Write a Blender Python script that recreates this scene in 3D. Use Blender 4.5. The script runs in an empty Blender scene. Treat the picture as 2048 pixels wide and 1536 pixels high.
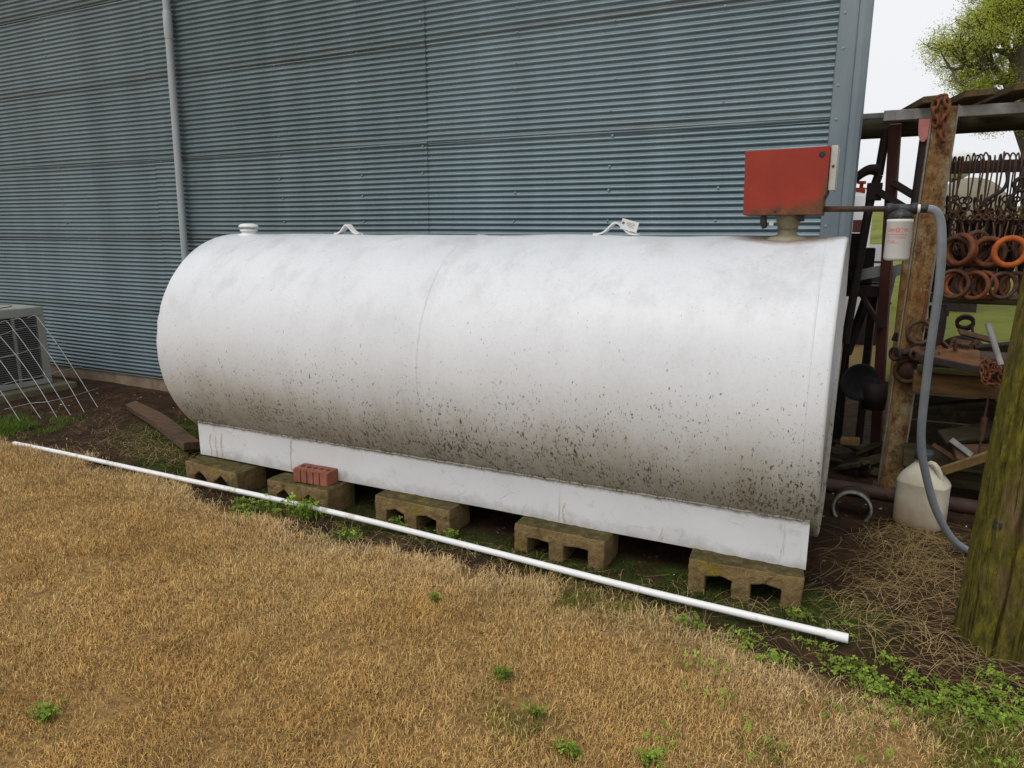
import bpy, bmesh, math, random
import numpy as np
from mathutils import Matrix, Vector

random.seed(7)
rng = np.random.default_rng(7)
SC = bpy.context.scene
COL = SC.collection
R = math.radians

# ------------------------------------------------------------------ camera
cam_d = bpy.data.cameras.new('camera')
cam = bpy.data.objects.new('camera', cam_d)
COL.objects.link(cam)
cam_d.sensor_width = 36.0
cam_d.lens = 1430.0 / 2048.0 * 36.0
cam_d.clip_end = 3000
cam_d.clip_start = 0.05
cam.matrix_world = Matrix(((0.89730442, -0.09323035, 0.43145438, 0.0),
                           (0.44140759, 0.18502562, -0.87802327, 0.0),
                           (0.00202831, 0.97830140, 0.20717689, 1.3),
                           (0, 0, 0, 1)))
SC.camera = cam
SC.render.resolution_x, SC.render.resolution_y = 1024, 768

# ------------------------------------------------------------------ world (overcast)
world = bpy.data.worlds.new('World')
SC.world = world
world.use_nodes = True
wn, wl = world.node_tree.nodes, world.node_tree.links
wn.clear()
sky = wn.new('ShaderNodeTexSky')
sky.sky_type = 'NISHITA'
sky.sun_disc = False
sky.sun_elevation = R(58)
sky.sun_rotation = R(200)
sky.air_density = 1.0
sky.dust_density = 6.0
sky.ozone_density = 1.0
hs = wn.new('ShaderNodeHueSaturation')
hs.inputs['Saturation'].default_value = 0.10
hs.inputs['Value'].default_value = 1.0
wl.new(sky.outputs[0], hs.inputs['Color'])
mixw = wn.new('ShaderNodeMix'); mixw.data_type = 'RGBA'
mixw.inputs[0].default_value = 0.72
mixw.inputs[7].default_value = (9.3, 9.5, 9.7, 1)      # the even cloud layer
wl.new(hs.outputs[0], mixw.inputs[6])
bg = wn.new('ShaderNodeBackground'); bg.inputs['Strength'].default_value = 0.113
wl.new(mixw.outputs[2], bg.inputs['Color'])
wo = wn.new('ShaderNodeOutputWorld'); wl.new(bg.outputs[0], wo.inputs[0])

# ------------------------------------------------------------------ sun (through cloud)
sd = bpy.data.lights.new('sun', 'SUN'); sd.energy = 0.9; sd.angle = R(28); sd.color = (1, 0.97, 0.92)
so = bpy.data.objects.new('sun', sd); COL.objects.link(so)
so.rotation_euler = (R(34), 0, R(-20))

# ------------------------------------------------------------------ exposure
SC.view_settings.view_transform = 'Standard'
SC.view_settings.look = 'None'
SC.view_settings.exposure = 0.05
SC.view_settings.gamma = 1.0
SC.view_settings.use_curve_mapping = False
SC.cycles.max_bounces = 5; SC.cycles.diffuse_bounces = 3; SC.cycles.glossy_bounces = 2; SC.cycles.transmission_bounces = 2

# ================================================================== helpers
def tag(o, label=None, cat=None, group=None, kind=None):
    if label: o['label'] = label
    if cat: o['category'] = cat
    if group: o['group'] = group
    if kind: o['kind'] = kind
    return o

def thing(name, loc, label, cat, group=None):
    o = bpy.data.objects.new(name, None); COL.objects.link(o)
    o.empty_display_size = 0.1
    o.location = loc
    return tag(o, label, cat, group)

def root_loc(o):
    p = Vector((0, 0, 0))
    while o is not None:
        p = p + o.location; o = o.parent
    return p

class MB:
    """collects shapes; build() links them as ONE mesh object"""
    def __init__(s): s.v = []; s.f = []; s.sm = []
    def add(s, vs, fs, smooth=False, M=None):
        n = len(s.v)
        for p in vs:
            p = Vector(p)
            s.v.append(tuple(M @ p) if M is not None else tuple(p))
        for f in fs:
            s.f.append([n + i for i in f]); s.sm.append(smooth)
        return s
    def box(s, a, b, M=None):
        x0, y0, z0 = a; x1, y1, z1 = b
        vs = [(x0,y0,z0),(x1,y0,z0),(x1,y1,z0),(x0,y1,z0),(x0,y0,z1),(x1,y0,z1),(x1,y1,z1),(x0,y1,z1)]
        return s.add(vs, [(0,3,2,1),(4,5,6,7),(0,1,5,4),(1,2,6,5),(2,3,7,6),(3,0,4,7)], False, M)
    def cbox(s, a, b, c=0.004, M=None):
        """box with chamfered edges"""
        bm = bmesh.new()
        bmesh.ops.create_cube(bm, size=1)
        for v in bm.verts:
            v.co = Vector([(a[i]+b[i])/2 + v.co[i]*(b[i]-a[i]) for i in range(3)])
        bmesh.ops.bevel(bm, geom=list(bm.edges), offset=c, segments=2, affect='EDGES', profile=0.6)
        bm.verts.index_update()
        s.add([v.co for v in bm.verts], [[v.index for v in f.verts] for f in bm.faces], False, M)
        bm.free(); return s
    def tube(s, pts, rad, n=10, caps=True, smooth=True, M=None):
        pts = [Vector(p) for p in pts]
        if not hasattr(rad, '__len__'): rad = [rad]*len(pts)
        rings = []; up = None
        for i, p in enumerate(pts):
            d = (pts[min(i+1, len(pts)-1)] - pts[max(i-1, 0)])
            if d.length < 1e-9: d = Vector((0,0,1))
            d.normalize()
            if up is None:
                up = Vector((0,0,1)) if abs(d.z) < .9 else Vector((1,0,0))
            a = up - d*up.dot(d)
            if a.length < 1e-6: a = d.orthogonal()
            a.normalize(); b = d.cross(a); up = a
            rings.append([p + (a*math.cos(t)+b*math.sin(t))*rad[i] for t in [2*math.pi*k/n for k in range(n)]])
        vs = [q for r in rings for q in r]; fs = []
        for i in range(len(pts)-1):
            for k in range(n):
                fs.append((i*n+k, i*n+(k+1)%n, (i+1)*n+(k+1)%n, (i+1)*n+k))
        s.add(vs, fs, smooth, M)
        if caps:
            s.add(rings[0], [list(range(n))[::-1]], False, M)
            s.add(rings[-1], [list(range(n))], False, M)
        return s
    def lathe(s, prof, n=24, axis='z', c=(0,0,0), smooth=True, M=None, a0=0, a1=2*math.pi):
        """prof: list of (radius, height)"""
        full = abs(a1-a0-2*math.pi) < 1e-6
        m = n if full else n+1
        vs = []
        for (r, h) in prof:
            for k in range(m):
                t = a0 + (a1-a0)*k/n
                u, w = r*math.cos(t), r*math.sin(t)
                p = {'z': (u, w, h), 'x': (h, u, w), 'y': (w, h, u)}[axis]
                vs.append((p[0]+c[0], p[1]+c[1], p[2]+c[2]))
        fs = []
        for i in range(len(prof)-1):
            for k in range(n):
                k2 = (k+1) % m
                fs.append((i*m+k, i*m+k2, (i+1)*m+k2, (i+1)*m+k))
        return s.add(vs, fs, smooth, M)
    def torus(s, Rr, r, n=28, m=10, M=None):
        vs = []; fs = []
        for i in range(n):
            t = 2*math.pi*i/n
            for k in range(m):
                u = 2*math.pi*k/m
                vs.append(((Rr+r*math.cos(u))*math.cos(t), r*math.sin(u), (Rr+r*math.cos(u))*math.sin(t)))
        for i in range(n):
            for k in range(m):
                fs.append((i*m+k, i*m+(k+1)%m, ((i+1)%n)*m+(k+1)%m, ((i+1)%n)*m+k))
        return s.add(vs, fs, True, M)
    def prism(s, poly, d0, d1, axis='y', M=None):
        """poly in the other two axes, extruded d0..d1 along axis"""
        n = len(poly)
        def mk(p, d): return {'y': (p[0], d, p[1]), 'x': (d, p[0], p[1]), 'z': (p[0], p[1], d)}[axis]
        vs = [mk(p, d0) for p in poly] + [mk(p, d1) for p in poly]
        fs = [list(range(n)), list(range(2*n-1, n-1, -1))]
        for i in range(n):
            j = (i+1) % n
            fs.append((i, i+n, j+n, j))
        return s.add(vs, fs, False, M)
    def mesh(s, name):
        me = bpy.data.meshes.new(name)
        me.from_pydata(s.v, [], s.f)
        me.polygons.foreach_set('use_smooth', s.sm)
        me.update()
        bm = bmesh.new(); bm.from_mesh(me)
        bmesh.ops.recalc_face_normals(bm, faces=bm.faces)
        bm.to_mesh(me); bm.free()
        return me
    def build(s, name, mat, parent=None, jitter=0.0):
        off = root_loc(parent)
        if off.length > 0: s.v = [(p[0]-off.x, p[1]-off.y, p[2]-off.z) for p in s.v]
        me = s.mesh(name)
        me.materials.append(mat)
        o = bpy.data.objects.new(name, me); COL.objects.link(o)
        if parent is not None: o.parent = parent
        return o

def single(mb, name, mat, label, cat, group=None, kind=None):
    """a thing that is one mesh, origin at its base"""
    xs = np.array(mb.v); c = xs.mean(0); c[2] = xs[:, 2].min()
    mb.v = [tuple(np.array(p)-c) for p in mb.v]
    o = mb.build(name, mat); o.location = c
    return tag(o, label, cat, group, kind)

def copy_thing(o, loc, rot=None, label=None, scale=None):
    c = o.copy(); COL.objects.link(c); c.location = loc
    if rot is not None: c.rotation_euler = rot
    if scale is not None: c.scale = scale
    if label: c['label'] = label
    for ch in list(o.children):
        d = ch.copy(); COL.objects.link(d); d.parent = c
        for g in list(ch.children):
            e = g.copy(); COL.objects.link(e); e.parent = d
    return c

def along(a, b, roll=0.0):
    """matrix whose +Z runs from a to b, origin a"""
    a, b = Vector(a), Vector(b)
    q = (b-a).to_track_quat('Z', 'Y')
    return Matrix.Translation(a) @ q.to_matrix().to_4x4() @ Matrix.Rotation(roll, 4, 'Z')

def bar(mb, a, b, w, t, roll=0.0, c=0.003):
    L = (Vector(b)-Vector(a)).length
    return mb.cbox((-w/2, -t/2, 0), (w/2, t/2, L), c, along(a, b, roll))

ORD = ['first', 'second', 'third', 'fourth', 'fifth', 'sixth', 'seventh', 'eighth', 'ninth', 'tenth', 'eleventh', 'twelfth', 'thirteenth', 'fourteenth', 'fifteenth', 'sixteenth',
       'seventeenth', 'eighteenth', 'nineteenth', 'twentieth', 'twenty-first', 'twenty-second', 'twenty-third', 'twenty-fourth', 'twenty-fifth', 'twenty-sixth', 'twenty-seventh', 'twenty-eighth']
# numpy value noise -------------------------------------------------
def _hash(ix, iy, seed):
    h = (ix.astype(np.int64)*374761393 + iy.astype(np.int64)*668265263 + seed*1442695) & 0xffffffff
    h = ((h ^ (h >> 13)) * 1274126177) & 0xffffffff
    return ((h ^ (h >> 16)) & 0xffff) / 65535.0
def vnoise(x, y, seed=0):
    x = np.asarray(x, float); y = np.asarray(y, float)
    ix = np.floor(x); iy = np.floor(y); fx = x-ix; fy = y-iy
    fx = fx*fx*(3-2*fx); fy = fy*fy*(3-2*fy)
    a = _hash(ix, iy, seed); b = _hash(ix+1, iy, seed); c = _hash(ix, iy+1, seed); d = _hash(ix+1, iy+1, seed)
    return (a*(1-fx)+b*fx)*(1-fy) + (c*(1-fx)+d*fx)*fy
def fbm(x, y, seed=0, o=4):
    s = 0; a = .5; t = 0
    for i in range(o):
        s = s + a*vnoise(np.asarray(x)*2**i, np.asarray(y)*2**i, seed+i*17); t += a; a *= .5
    return s/t

# materials ---------------------------------------------------------
class NT:
    def __init__(s, name):
        s.m = bpy.data.materials.new(name); s.m.use_nodes = True
        s.t = s.m.node_tree; s.n = s.t.nodes; s.l = s.t.links
        s.p = s.n['Principled BSDF']
        s.co = s.n.new('ShaderNodeTexCoord').outputs['Object']
    def map(s, scale=(1,1,1), src=None):
        m = s.n.new('ShaderNodeMapping'); m.inputs['Scale'].default_value = scale
        s.l.new(src or s.co, m.inputs['Vector']); return m.outputs[0]
    def noise(s, scale, detail=6, rough=.6, vec=None, dist=0.0):
        n = s.n.new('ShaderNodeTexNoise'); n.inputs['Scale'].default_value = scale
        n.inputs['Detail'].default_value = min(detail, 5); n.inputs['Roughness'].default_value = rough
        n.inputs['Distortion'].default_value = dist
        s.l.new(vec or s.co, n.inputs['Vector']); return n.outputs['Fac']
    def voro(s, scale, vec=None, feat='F1'):
        n = s.n.new('ShaderNodeTexVoronoi'); n.inputs['Scale'].default_value = scale; n.feature = feat
        s.l.new(vec or s.co, n.inputs['Vector']); return n.outputs['Distance']
    def ramp(s, fac, stops, interp='LINEAR'):
        r = s.n.new('ShaderNodeValToRGB'); e = r.color_ramp.elements; r.color_ramp.interpolation = interp
        while len(e) < len(stops): e.new(.5)
        for i, (p, c) in enumerate(stops):
            e[i].position = p
            if not hasattr(c, '__len__'): c = (c, c, c)
            e[i].color = (c[0], c[1], c[2], 1)
        s.l.new(fac, r.inputs[0]); return r.outputs[0]
    def mix(s, fac, a, b, mode='MIX'):
        m = s.n.new('ShaderNodeMix'); m.data_type = 'RGBA'; m.blend_type = mode
        for sock, v in ((m.inputs[0], fac), (m.inputs[6], a), (m.inputs[7], b)):
            if hasattr(v, 'is_output'): s.l.new(v, sock)
            elif hasattr(v, '__len__'): sock.default_value = (v[0], v[1], v[2], 1)
            else: sock.default_value = v
        return m.outputs[2]
    def math(s, op, a, b=0.0, clamp=False):
        m = s.n.new('ShaderNodeMath'); m.operation = op; m.use_clamp = clamp
        for i, v in enumerate((a, b)):
            if hasattr(v, 'is_output'): s.l.new(v, m.inputs[i])
            else: m.inputs[i].default_value = v
        return m.outputs[0]
    def sep(s, src=None):
        n = s.n.new('ShaderNodeSeparateXYZ'); s.l.new(src or s.co, n.inputs[0]); return n.outputs
    def attr(s, name):
        n = s.n.new('ShaderNodeAttribute'); n.attribute_name = name; return n.outputs['Color']
    def rand(s):
        return s.n.new('ShaderNodeObjectInfo').outputs['Random']
    def bump(s, h, strength=.3, dist=.01):
        b = s.n.new('ShaderNodeBump'); b.inputs['Strength'].default_value = strength
        b.inputs['Distance'].default_value = dist
        s.l.new(h, b.inputs['Height']); s.l.new(b.outputs[0], s.p.inputs['Normal'])
    def out(s, col=None, rough=.6, metal=0.0, spec=.4):
        for k, v in (('Base Color', col), ('Roughness', rough), ('Metallic', metal), ('Specular IOR Level', spec)):
            if v is None: continue
            if hasattr(v, 'is_output'): s.l.new(v, s.p.inputs[k])
            elif hasattr(v, '__len__'): s.p.inputs[k].default_value = (v[0], v[1], v[2], 1)
            else: s.p.inputs[k].default_value = v
        return s.m

def simple(name, c1, c2, scale=12, rough=.6, metal=0.0, bump=.2, bd=.004, stretch=(1,1,1), spec=.4, c3=None, k3=(.58, .68)):
    t = NT(name); v = t.map(stretch)
    n = t.noise(scale, 7, .65, v)
    col = t.ramp(n, [(.32, c1), (.68, c2)])
    if c3 is not None:
        n3 = t.noise(scale*.45, 5, .7, t.map((1.3, 1.1, .9)))
        col = t.mix(t.ramp(n3, [(k3[0], 0.0), (k3[1], 1.0)]), col, c3)
    if bump: t.bump(t.noise(scale*5, 4, .7, v), bump, bd)
    return t.out(col, rough, metal, spec)

M = {}
def m_galv():
    t = NT('galvanised_steel')
    v = t.map((3, 3, 60))
    n = t.noise(1.2, 6, .6, t.map((.6, 1, 2.0)))
    col = t.ramp(n, [(.25, (.118, .165, .184)), (.75, (.192, .244, .262))])
    sp = t.noise(240, 3, .7)
    col = t.mix(.45, col, t.ramp(sp, [(.3, (.072, .115, .140)), (.72, (.23, .29, .315))]))
    # brown water staining, strongest just above each sheet's lower lap
    z = t.sep()[2]
    near = t.math('SUBTRACT', 1.0, t.math('MULTIPLY', z, 16.0), True)
    st = t.math('MULTIPLY', near, t.ramp(t.noise(1.1, 5, .7, t.map((1, 1, 6))), [(.3, .1), (.7, 1.0)]))
    col = t.mix(t.math('MULTIPLY', st, .55), col, (.085, .072, .05))
    # faint rust freckles
    fr = t.ramp(t.noise(26, 3, .8), [(.73, 0.0), (.82, 1.0)])
    col = t.mix(t.math('MULTIPLY', fr, .35), col, (.13, .07, .03))
    oi = t.mix(t.rand(), (.80, .84, .82), (1.10, 1.10, 1.12))
    vs_ = t.noise(2.2, 4, .6, t.map((1.8, 1, .12)))
    oi = t.mix(.5, oi, t.ramp(vs_, [(.35, .78), (.65, 1.2)]))
    col = t.mix(1.0, col, oi, 'MULTIPLY')
    t.bump(t.noise(180, 3, .6), .08, .002)
    return t.out(col, t.ramp(n, [(.2, .40), (.8, .54)]), .62, .5)
M['galv'] = m_galv()
M['trim'] = simple('corner_trim_steel', (.135, .175, .20), (.20, .24, .26), 5, .45, .45, .08, .002, (1, 1, .3))
M['screw'] = simple('screw_steel', (.17, .19, .195), (.32, .345, .35), 60, .5, .5, 0)
def m_tank():
    t = NT('white_tank_paint')
    x, y, z = t.sep()
    n = t.noise(2.2, 6, .6, t.map((1, 1, .5)))
    col = t.ramp(n, [(.25, (.60, .615, .64)), (.75, (.665, .68, .705))])
    # soft grey washes running down from the top
    w = t.noise(5.0, 9, .74, t.map((1.2, .8, .8)))
    up = t.ramp(z, [(0.75, 0.15), (1.0, 1.0)])
    zz = t.math('MULTIPLY', z, .85)
    upm = t.ramp(zz, [(.62, .15), (.98, 1.0)])
    col = t.mix(t.math('MULTIPLY', upm, t.ramp(w, [(.48, 0.0), (.66, .42)])), col, (.40, .40, .395))
    gr0 = t.ramp(t.noise(70, 5, .75), [(.46, 1.0), (.64, .94)])
    col = t.mix(1.0, col, gr0, 'MULTIPLY')
    # olive-brown film, stronger towards the lower belly, broken edge
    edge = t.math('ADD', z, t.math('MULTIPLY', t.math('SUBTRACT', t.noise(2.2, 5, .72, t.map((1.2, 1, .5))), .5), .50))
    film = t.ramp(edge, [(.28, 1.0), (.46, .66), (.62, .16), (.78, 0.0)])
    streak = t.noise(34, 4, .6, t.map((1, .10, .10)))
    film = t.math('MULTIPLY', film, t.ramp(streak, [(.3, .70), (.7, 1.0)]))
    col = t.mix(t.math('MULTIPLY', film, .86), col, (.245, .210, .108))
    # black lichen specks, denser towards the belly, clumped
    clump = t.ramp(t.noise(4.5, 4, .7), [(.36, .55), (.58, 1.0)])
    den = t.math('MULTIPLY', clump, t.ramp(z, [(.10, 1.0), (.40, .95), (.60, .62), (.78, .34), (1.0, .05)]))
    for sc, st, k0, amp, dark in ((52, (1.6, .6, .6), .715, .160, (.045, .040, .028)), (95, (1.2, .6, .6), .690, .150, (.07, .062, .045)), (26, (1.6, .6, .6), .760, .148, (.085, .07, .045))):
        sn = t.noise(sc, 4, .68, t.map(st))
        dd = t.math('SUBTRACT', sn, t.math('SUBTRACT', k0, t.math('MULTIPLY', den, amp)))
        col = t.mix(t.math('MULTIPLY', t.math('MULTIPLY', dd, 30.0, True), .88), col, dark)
    # rust weeping round the pump fitting (x about -.29 from tank root)
    dx = t.math('MULTIPLY', t.math('ADD', x, -1.37), 3.6)
    dyy = t.math('MULTIPLY', t.math('ADD', y, .03), 5.2)
    rr = t.math('SQRT', t.math('ADD', t.math('MULTIPLY', dx, dx), t.math('MULTIPLY', dyy, dyy)))
    ring = t.math('MULTIPLY', t.ramp(t.math('ADD', rr, t.math('MULTIPLY', t.noise(16, 4), .35)), [(.70, 1.0), (1.35, 0.0)]), t.ramp(z, [(.95, 0.0), (1.0, 1.0)]))
    col = t.mix(t.math('MULTIPLY', ring, .85), col, (.17, .085, .035))
    t.bump(t.noise(160, 4, .6), .12, .002)
    return t.out(col, t.ramp(n, [(.3, .34), (.7, .5)]), 0, .45)
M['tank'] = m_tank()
def m_skirt():
    t = NT('white_skirt_paint')
    x, y, z = t.sep()
    n = t.noise(4, 6, .6)
    col = t.ramp(n, [(.25, (.62, .63, .65)), (.75, (.70, .71, .73))])
    str_ = t.ramp(t.noise(9, 5, .75, t.map((1, 1, .12)), 1.2), [(.625, 0.0), (.70, 1.0)])
    col = t.mix(t.math('MULTIPLY', str_, .7), col, (.28, .17, .07))
    cr = t.ramp(t.voro(7, t.map((1, 1, 1.6), None), 'DISTANCE_TO_EDGE'), [(0.0, 1.0), (.018, 0.0)])
    cr = t.math('MULTIPLY', cr, t.ramp(t.noise(3, 3), [(.58, 0.0), (.68, 1.0)]))
    col = t.mix(t.math('MULTIPLY', cr, .6), col, (.22, .19, .14))
    for x0, z0 in ((-1.432, .245), (-1.392, .235), (-1.352, .252), (-.86, .29), (.62, .21)):
        d = t.math('ABSOLUTE', t.math('ADD', t.math('SUBTRACT', x, x0), t.math('MULTIPLY', t.math('SUBTRACT', t.noise(14, 4, .6), .5), .06)))
        ln = t.math('MULTIPLY', t.ramp(d, [(.0015, 1.0), (.0055, 0.0)]), t.ramp(z, [(z0-.012, 1.0), (z0, 0.0)]))
        col = t.mix(t.math('MULTIPLY', ln, .7), col, (.34, .19, .06))
    mud = t.ramp(t.math('ADD', z, t.math('MULTIPLY', t.noise(9, 5, .75), -.16)), [(.03, 1.0), (.085, 0.0)])
    col = t.mix(t.math('MULTIPLY', mud, .45), col, (.22, .17, .11))
    bl = t.ramp(t.noise(13, 5, .75), [(.60, 0.0), (.66, 1.0)])
    col = t.mix(t.math('MULTIPLY', bl, .22), col, (.30, .28, .24))
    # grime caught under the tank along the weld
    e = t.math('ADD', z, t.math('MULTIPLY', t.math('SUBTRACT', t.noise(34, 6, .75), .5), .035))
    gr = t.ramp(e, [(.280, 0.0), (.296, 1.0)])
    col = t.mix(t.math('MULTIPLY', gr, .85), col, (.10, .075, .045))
    t.bump(t.noise(30, 5, .6), .25, .004)
    return t.out(col, .45, 0, .45)
M['skirt'] = m_skirt()
M['white'] = simple('white_paint', (.66, .67, .66), (.78, .78, .77), 20, .45, 0, .1, .002, c3=(.38, .36, .32), k3=(.62, .75))
def m_red():
    t = NT('red_pump_paint')
    x, y, z = t.sep()
    n = t.noise(9, 6, .6)
    col = t.ramp(n, [(.3, (.235, .022, .010)), (.7, (.315, .033, .014))])
    e = t.math('ADD', z, t.math('MULTIPLY', t.math('SUBTRACT', t.noise(14, 6, .7), .5), .13))
    e = t.math('SUBTRACT', e, t.math('MULTIPLY', x, .22))
    rust = t.ramp(e, [(.015, 1.0), (.05, 0.0)])
    # worn corner at right end
    c2 = t.math('ADD', t.math('MULTIPLY', x, -1.0), t.math('MULTIPLY', z, .25))
    c2 = t.math('ADD', c2, t.math('MULTIPLY', t.math('SUBTRACT', t.noise(20, 6, .7), .5), .05))
    r2 = t.ramp(t.math('ADD', c2, .5), [(.385, 1.0), (.40, 0.0)])
    rust = t.math('MAXIMUM', rust, r2)
    rc = t.ramp(t.noise(40, 5, .7), [(.3, (.05, .025, .012)), (.7, (.16, .075, .028))])
    col = t.mix(t.math('MULTIPLY', rust, .92), col, rc)
    t.bump(t.noise(90, 4), .12, .002)
    return t.out(col, .55, 0, .35)
M['red'] = m_red()
M['zinc'] = simple('zinc_bracket', (.42, .42, .38), (.60, .60, .55), 14, .5, .3, .1, .002, c3=(.25, .22, .17))
M['brass'] = simple('tan_fitting', (.20, .18, .115), (.30, .27, .18), 22, .55, .1, .2, .002, c3=(.16, .10, .05))
M['black'] = simple('black_rubber', (.012, .012, .013), (.03, .03, .032), 20, .5, 0, .1, .002)
M['pipe_rust'] = simple('dark_rusty_pipe', (.035, .022, .018), (.085, .045, .03), 16, .7, .2, .3, .003, c3=(.22, .07, .025), k3=(.60, .72))
M['cast'] = simple('cast_filter_head', (.018, .019, .02), (.06, .062, .06), 30, .5, .3, .3, .003, c3=(.14, .145, .14), k3=(.6, .66))
M['can'] = simple('filter_can_white', (.60, .60, .57), (.68, .68, .65), 14, .38, 0, .03, .001)
M['print'] = simple('faded_red_print', (.55, .16, .14), (.62, .24, .21), 60, .5, 0, 0)
M['hose'] = simple('grey_hose', (.17, .19, .21), (.22, .24, .26), 18, .5, 0, .08, .001)
M['pvc'] = simple('white_pvc', (.72, .72, .71), (.80, .80, .79), 9, .35, 0, .02, .001, c3=(.42, .36, .27), k3=(.58, .70))
M['conduit'] = simple('grey_conduit_paint', (.30, .335, .345), (.36, .395, .405), 4, .5, .1, .05, .002, (1, 1, .3))
M['found'] = simple('foundation_concrete', (.15, .105, .07), (.27, .205, .14), 7, .85, 0, .4, .006, c3=(.10, .07, .04))
def m_block():
    t = NT('mossy_concrete_block')
    n = t.noise(14, 8, .7)
    col = t.ramp(n, [(.3, (.130, .082, .033)), (.7, (.29, .200, .090))])
    agg = t.ramp(t.voro(150), [(.15, 1.08), (.5, .88)])
    col = t.mix(1.0, col, agg, 'MULTIPLY')
    v = t.n.new('ShaderNodeVectorMath'); v.operation = 'ADD'
    t.l.new(t.co, v.inputs[0])
    cx = t.n.new('ShaderNodeCombineXYZ'); r = t.rand()
    t.l.new(t.math('MULTIPLY', r, 40.0), cx.inputs[0]); t.l.new(t.math('MULTIPLY', r, 17.0), cx.inputs[1])
    t.l.new(cx.outputs[0], v.inputs[1])
    g = t.noise(6, 6, .7, v.outputs[0])
    col = t.mix(t.math('MULTIPLY', t.ramp(g, [(.54, 0.0), (.66, 1.0)]), .8), col, (.055, .056, .012))
    g3 = t.noise(4.5, 5, .7, v.outputs[0], .6)
    col = t.mix(t.math('MULTIPLY', t.ramp(g3, [(.56, 0.0), (.64, 1.0)]), .85), col, (.20, .145, .010))
    g2 = t.noise(9, 6, .7, v.outputs[0], 1.0)
    col = t.mix(t.math('MULTIPLY', t.ramp(g2, [(.58, 0.0), (.68, 1.0)]), .75), col, (.036, .026, .014))
    ge = t.n.new('ShaderNodeNewGeometry')
    nz = t.sep(ge.outputs['True Normal'])[2]
    top = t.math('MULTIPLY', t.ramp(nz, [(.55, 0.0), (.85, 1.0)]), t.ramp(t.noise(16, 6, .75, v.outputs[0]), [(.34, .35), (.52, 1.0)]))
    col = t.mix(t.math('MULTIPLY', top, .9), col, t.ramp(t.noise(40, 5, .7), [(.35, (.030, .027, .009)), (.65, (.085, .072, .024))]))
    t.bump(t.math('ADD', t.noise(120, 5, .8), t.math('MULTIPLY', t.voro(110), .5)), .6, .006)
    return t.out(col, .92, 0, .25)
M['block'] = m_block()
M['brick'] = simple('red_clay_brick', (.20, .062, .036), (.31, .105, .062), 16, .85, 0, .4, .004, c3=(.30, .14, .09))
M['wood_old'] = simple('weathered_board', (.050, .027, .014), (.125, .068, .034), 5, .85, 0, .5, .004, (1, 12, 12), c3=(.04, .028, .017))
def m_post():
    t = NT('algae_covered_post_wood')
    n = t.noise(3.4, 5, .72, t.map((13, 13, 1.6)))
    col = t.ramp(n, [(.30, (.045, .029, .013)), (.5, (.105, .070, .028)), (.70, (.18, .125, .058))])
    g = t.noise(3.2, 5, .72, t.map((1.6, 1.6, .9)))
    fine = t.noise(28, 5, .75, t.map((2.2, 2.2, .6)))
    gcol = t.ramp(fine, [(.36, (.032, .031, .004)), (.5, (.090, .082, .008)), (.64, (.175, .150, .014))])
    x = t.sep()[0]
    bias = t.math('MULTIPLY', x, -.9)
    col = t.mix(t.ramp(t.math('ADD', g, bias), [(.40, 0.0), (.54, .90)]), col, gcol)
    ck = t.ramp(t.noise(2.4, 4, .6, t.map((30, 30, .9))), [(.33, 1.0), (.38, 0.0)])
    col = t.mix(t.math('MULTIPLY', ck, .8), col, (.014, .011, .005))
    li = t.ramp(t.noise(38, 4, .75, t.map((1, 1, .7))), [(.64, 0.0), (.69, 1.0)])
    col = t.mix(t.math('MULTIPLY', li, .5), col, (.24, .22, .075))
    h = t.math('ADD', t.math('MULTIPLY', n, 1.2), t.math('ADD', fine, t.math('MULTIPLY', ck, -.8)))
    t.bump(h, .8, .012)
    return t.out(col, .88, 0, .2)
M['post'] = m_post()
M['log'] = simple('dark_log', (.022, .018, .009), (.075, .06, .026), 5, .9, 0, .7, .01, (1, 9, 9), c3=(.17, .14, .06), k3=(.60, .74))
M['plank'] = simple('mossy_plank', (.05, .036, .014), (.13, .09, .035), 5, .9, 0, .5, .006, (6, 1, 6), c3=(.06, .055, .008))
M['channel'] = simple('weathered_channel', (.13, .125, .115), (.34, .33, .315), 7, .7, .2, .3, .004, c3=(.20, .08, .03), k3=(.58, .70))
def m_rustpost():
    t = NT('rust_and_yellow_paint')
    n = t.noise(15, 5, .78, t.map((1.2, 1.2, .9)), .0)
    col = t.ramp(n, [(.34, (.075, .036, .018)), (.44, (.165, .084, .032)), (.50, (.245, .165, .070)), (.57, (.29, .235, .135)), (.66, (.33, .30, .23))])
    big = t.noise(4.2, 5, .7, t.map((1, 1, .8)))
    col = t.mix(t.math('MULTIPLY', t.ramp(big, [(.47, 0.0), (.56, 1.0)]), .8), col, t.ramp(t.noise(30, 5, .75), [(.36, (.085, .034, .012)), (.50, (.20, .085, .020)), (.62, (.30, .155, .040))]))
    x = t.sep()[0]
    yel = t.math('MULTIPLY', t.ramp(t.math('ADD', x, t.math('MULTIPLY', t.noise(9, 6, .7), .06)), [(.012, 1.0), (.030, 0.0)]), t.ramp(t.noise(4, 6, .7), [(.42, 0.0), (.55, 1.0)]))
    col = t.mix(t.math('MULTIPLY', yel, .75), col, (.25, .155, .022))
    w = t.ramp(t.noise(16, 9, .8, t.map((1.2, 1.2, .7))), [(.58, 0.0), (.64, 1.0)])
    col = t.mix(t.math('MULTIPLY', w, .55), col, (.33, .31, .27))
    t.bump(t.noise(45, 6, .75), .6, .006)
    return t.out(col, .82, .05, .3)
M['rustpost'] = m_rustpost()
M['redpost'] = simple('dull_red_primer', (.075, .026, .02), (.14, .048, .036), 8, .75, .1, .3, .003, (1, 1, .4), c3=(.04, .022, .018))
M['darksteel'] = simple('dark_brown_steel', (.016, .011, .010), (.042, .026, .021), 12, .7, .25, .4, .004)
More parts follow.
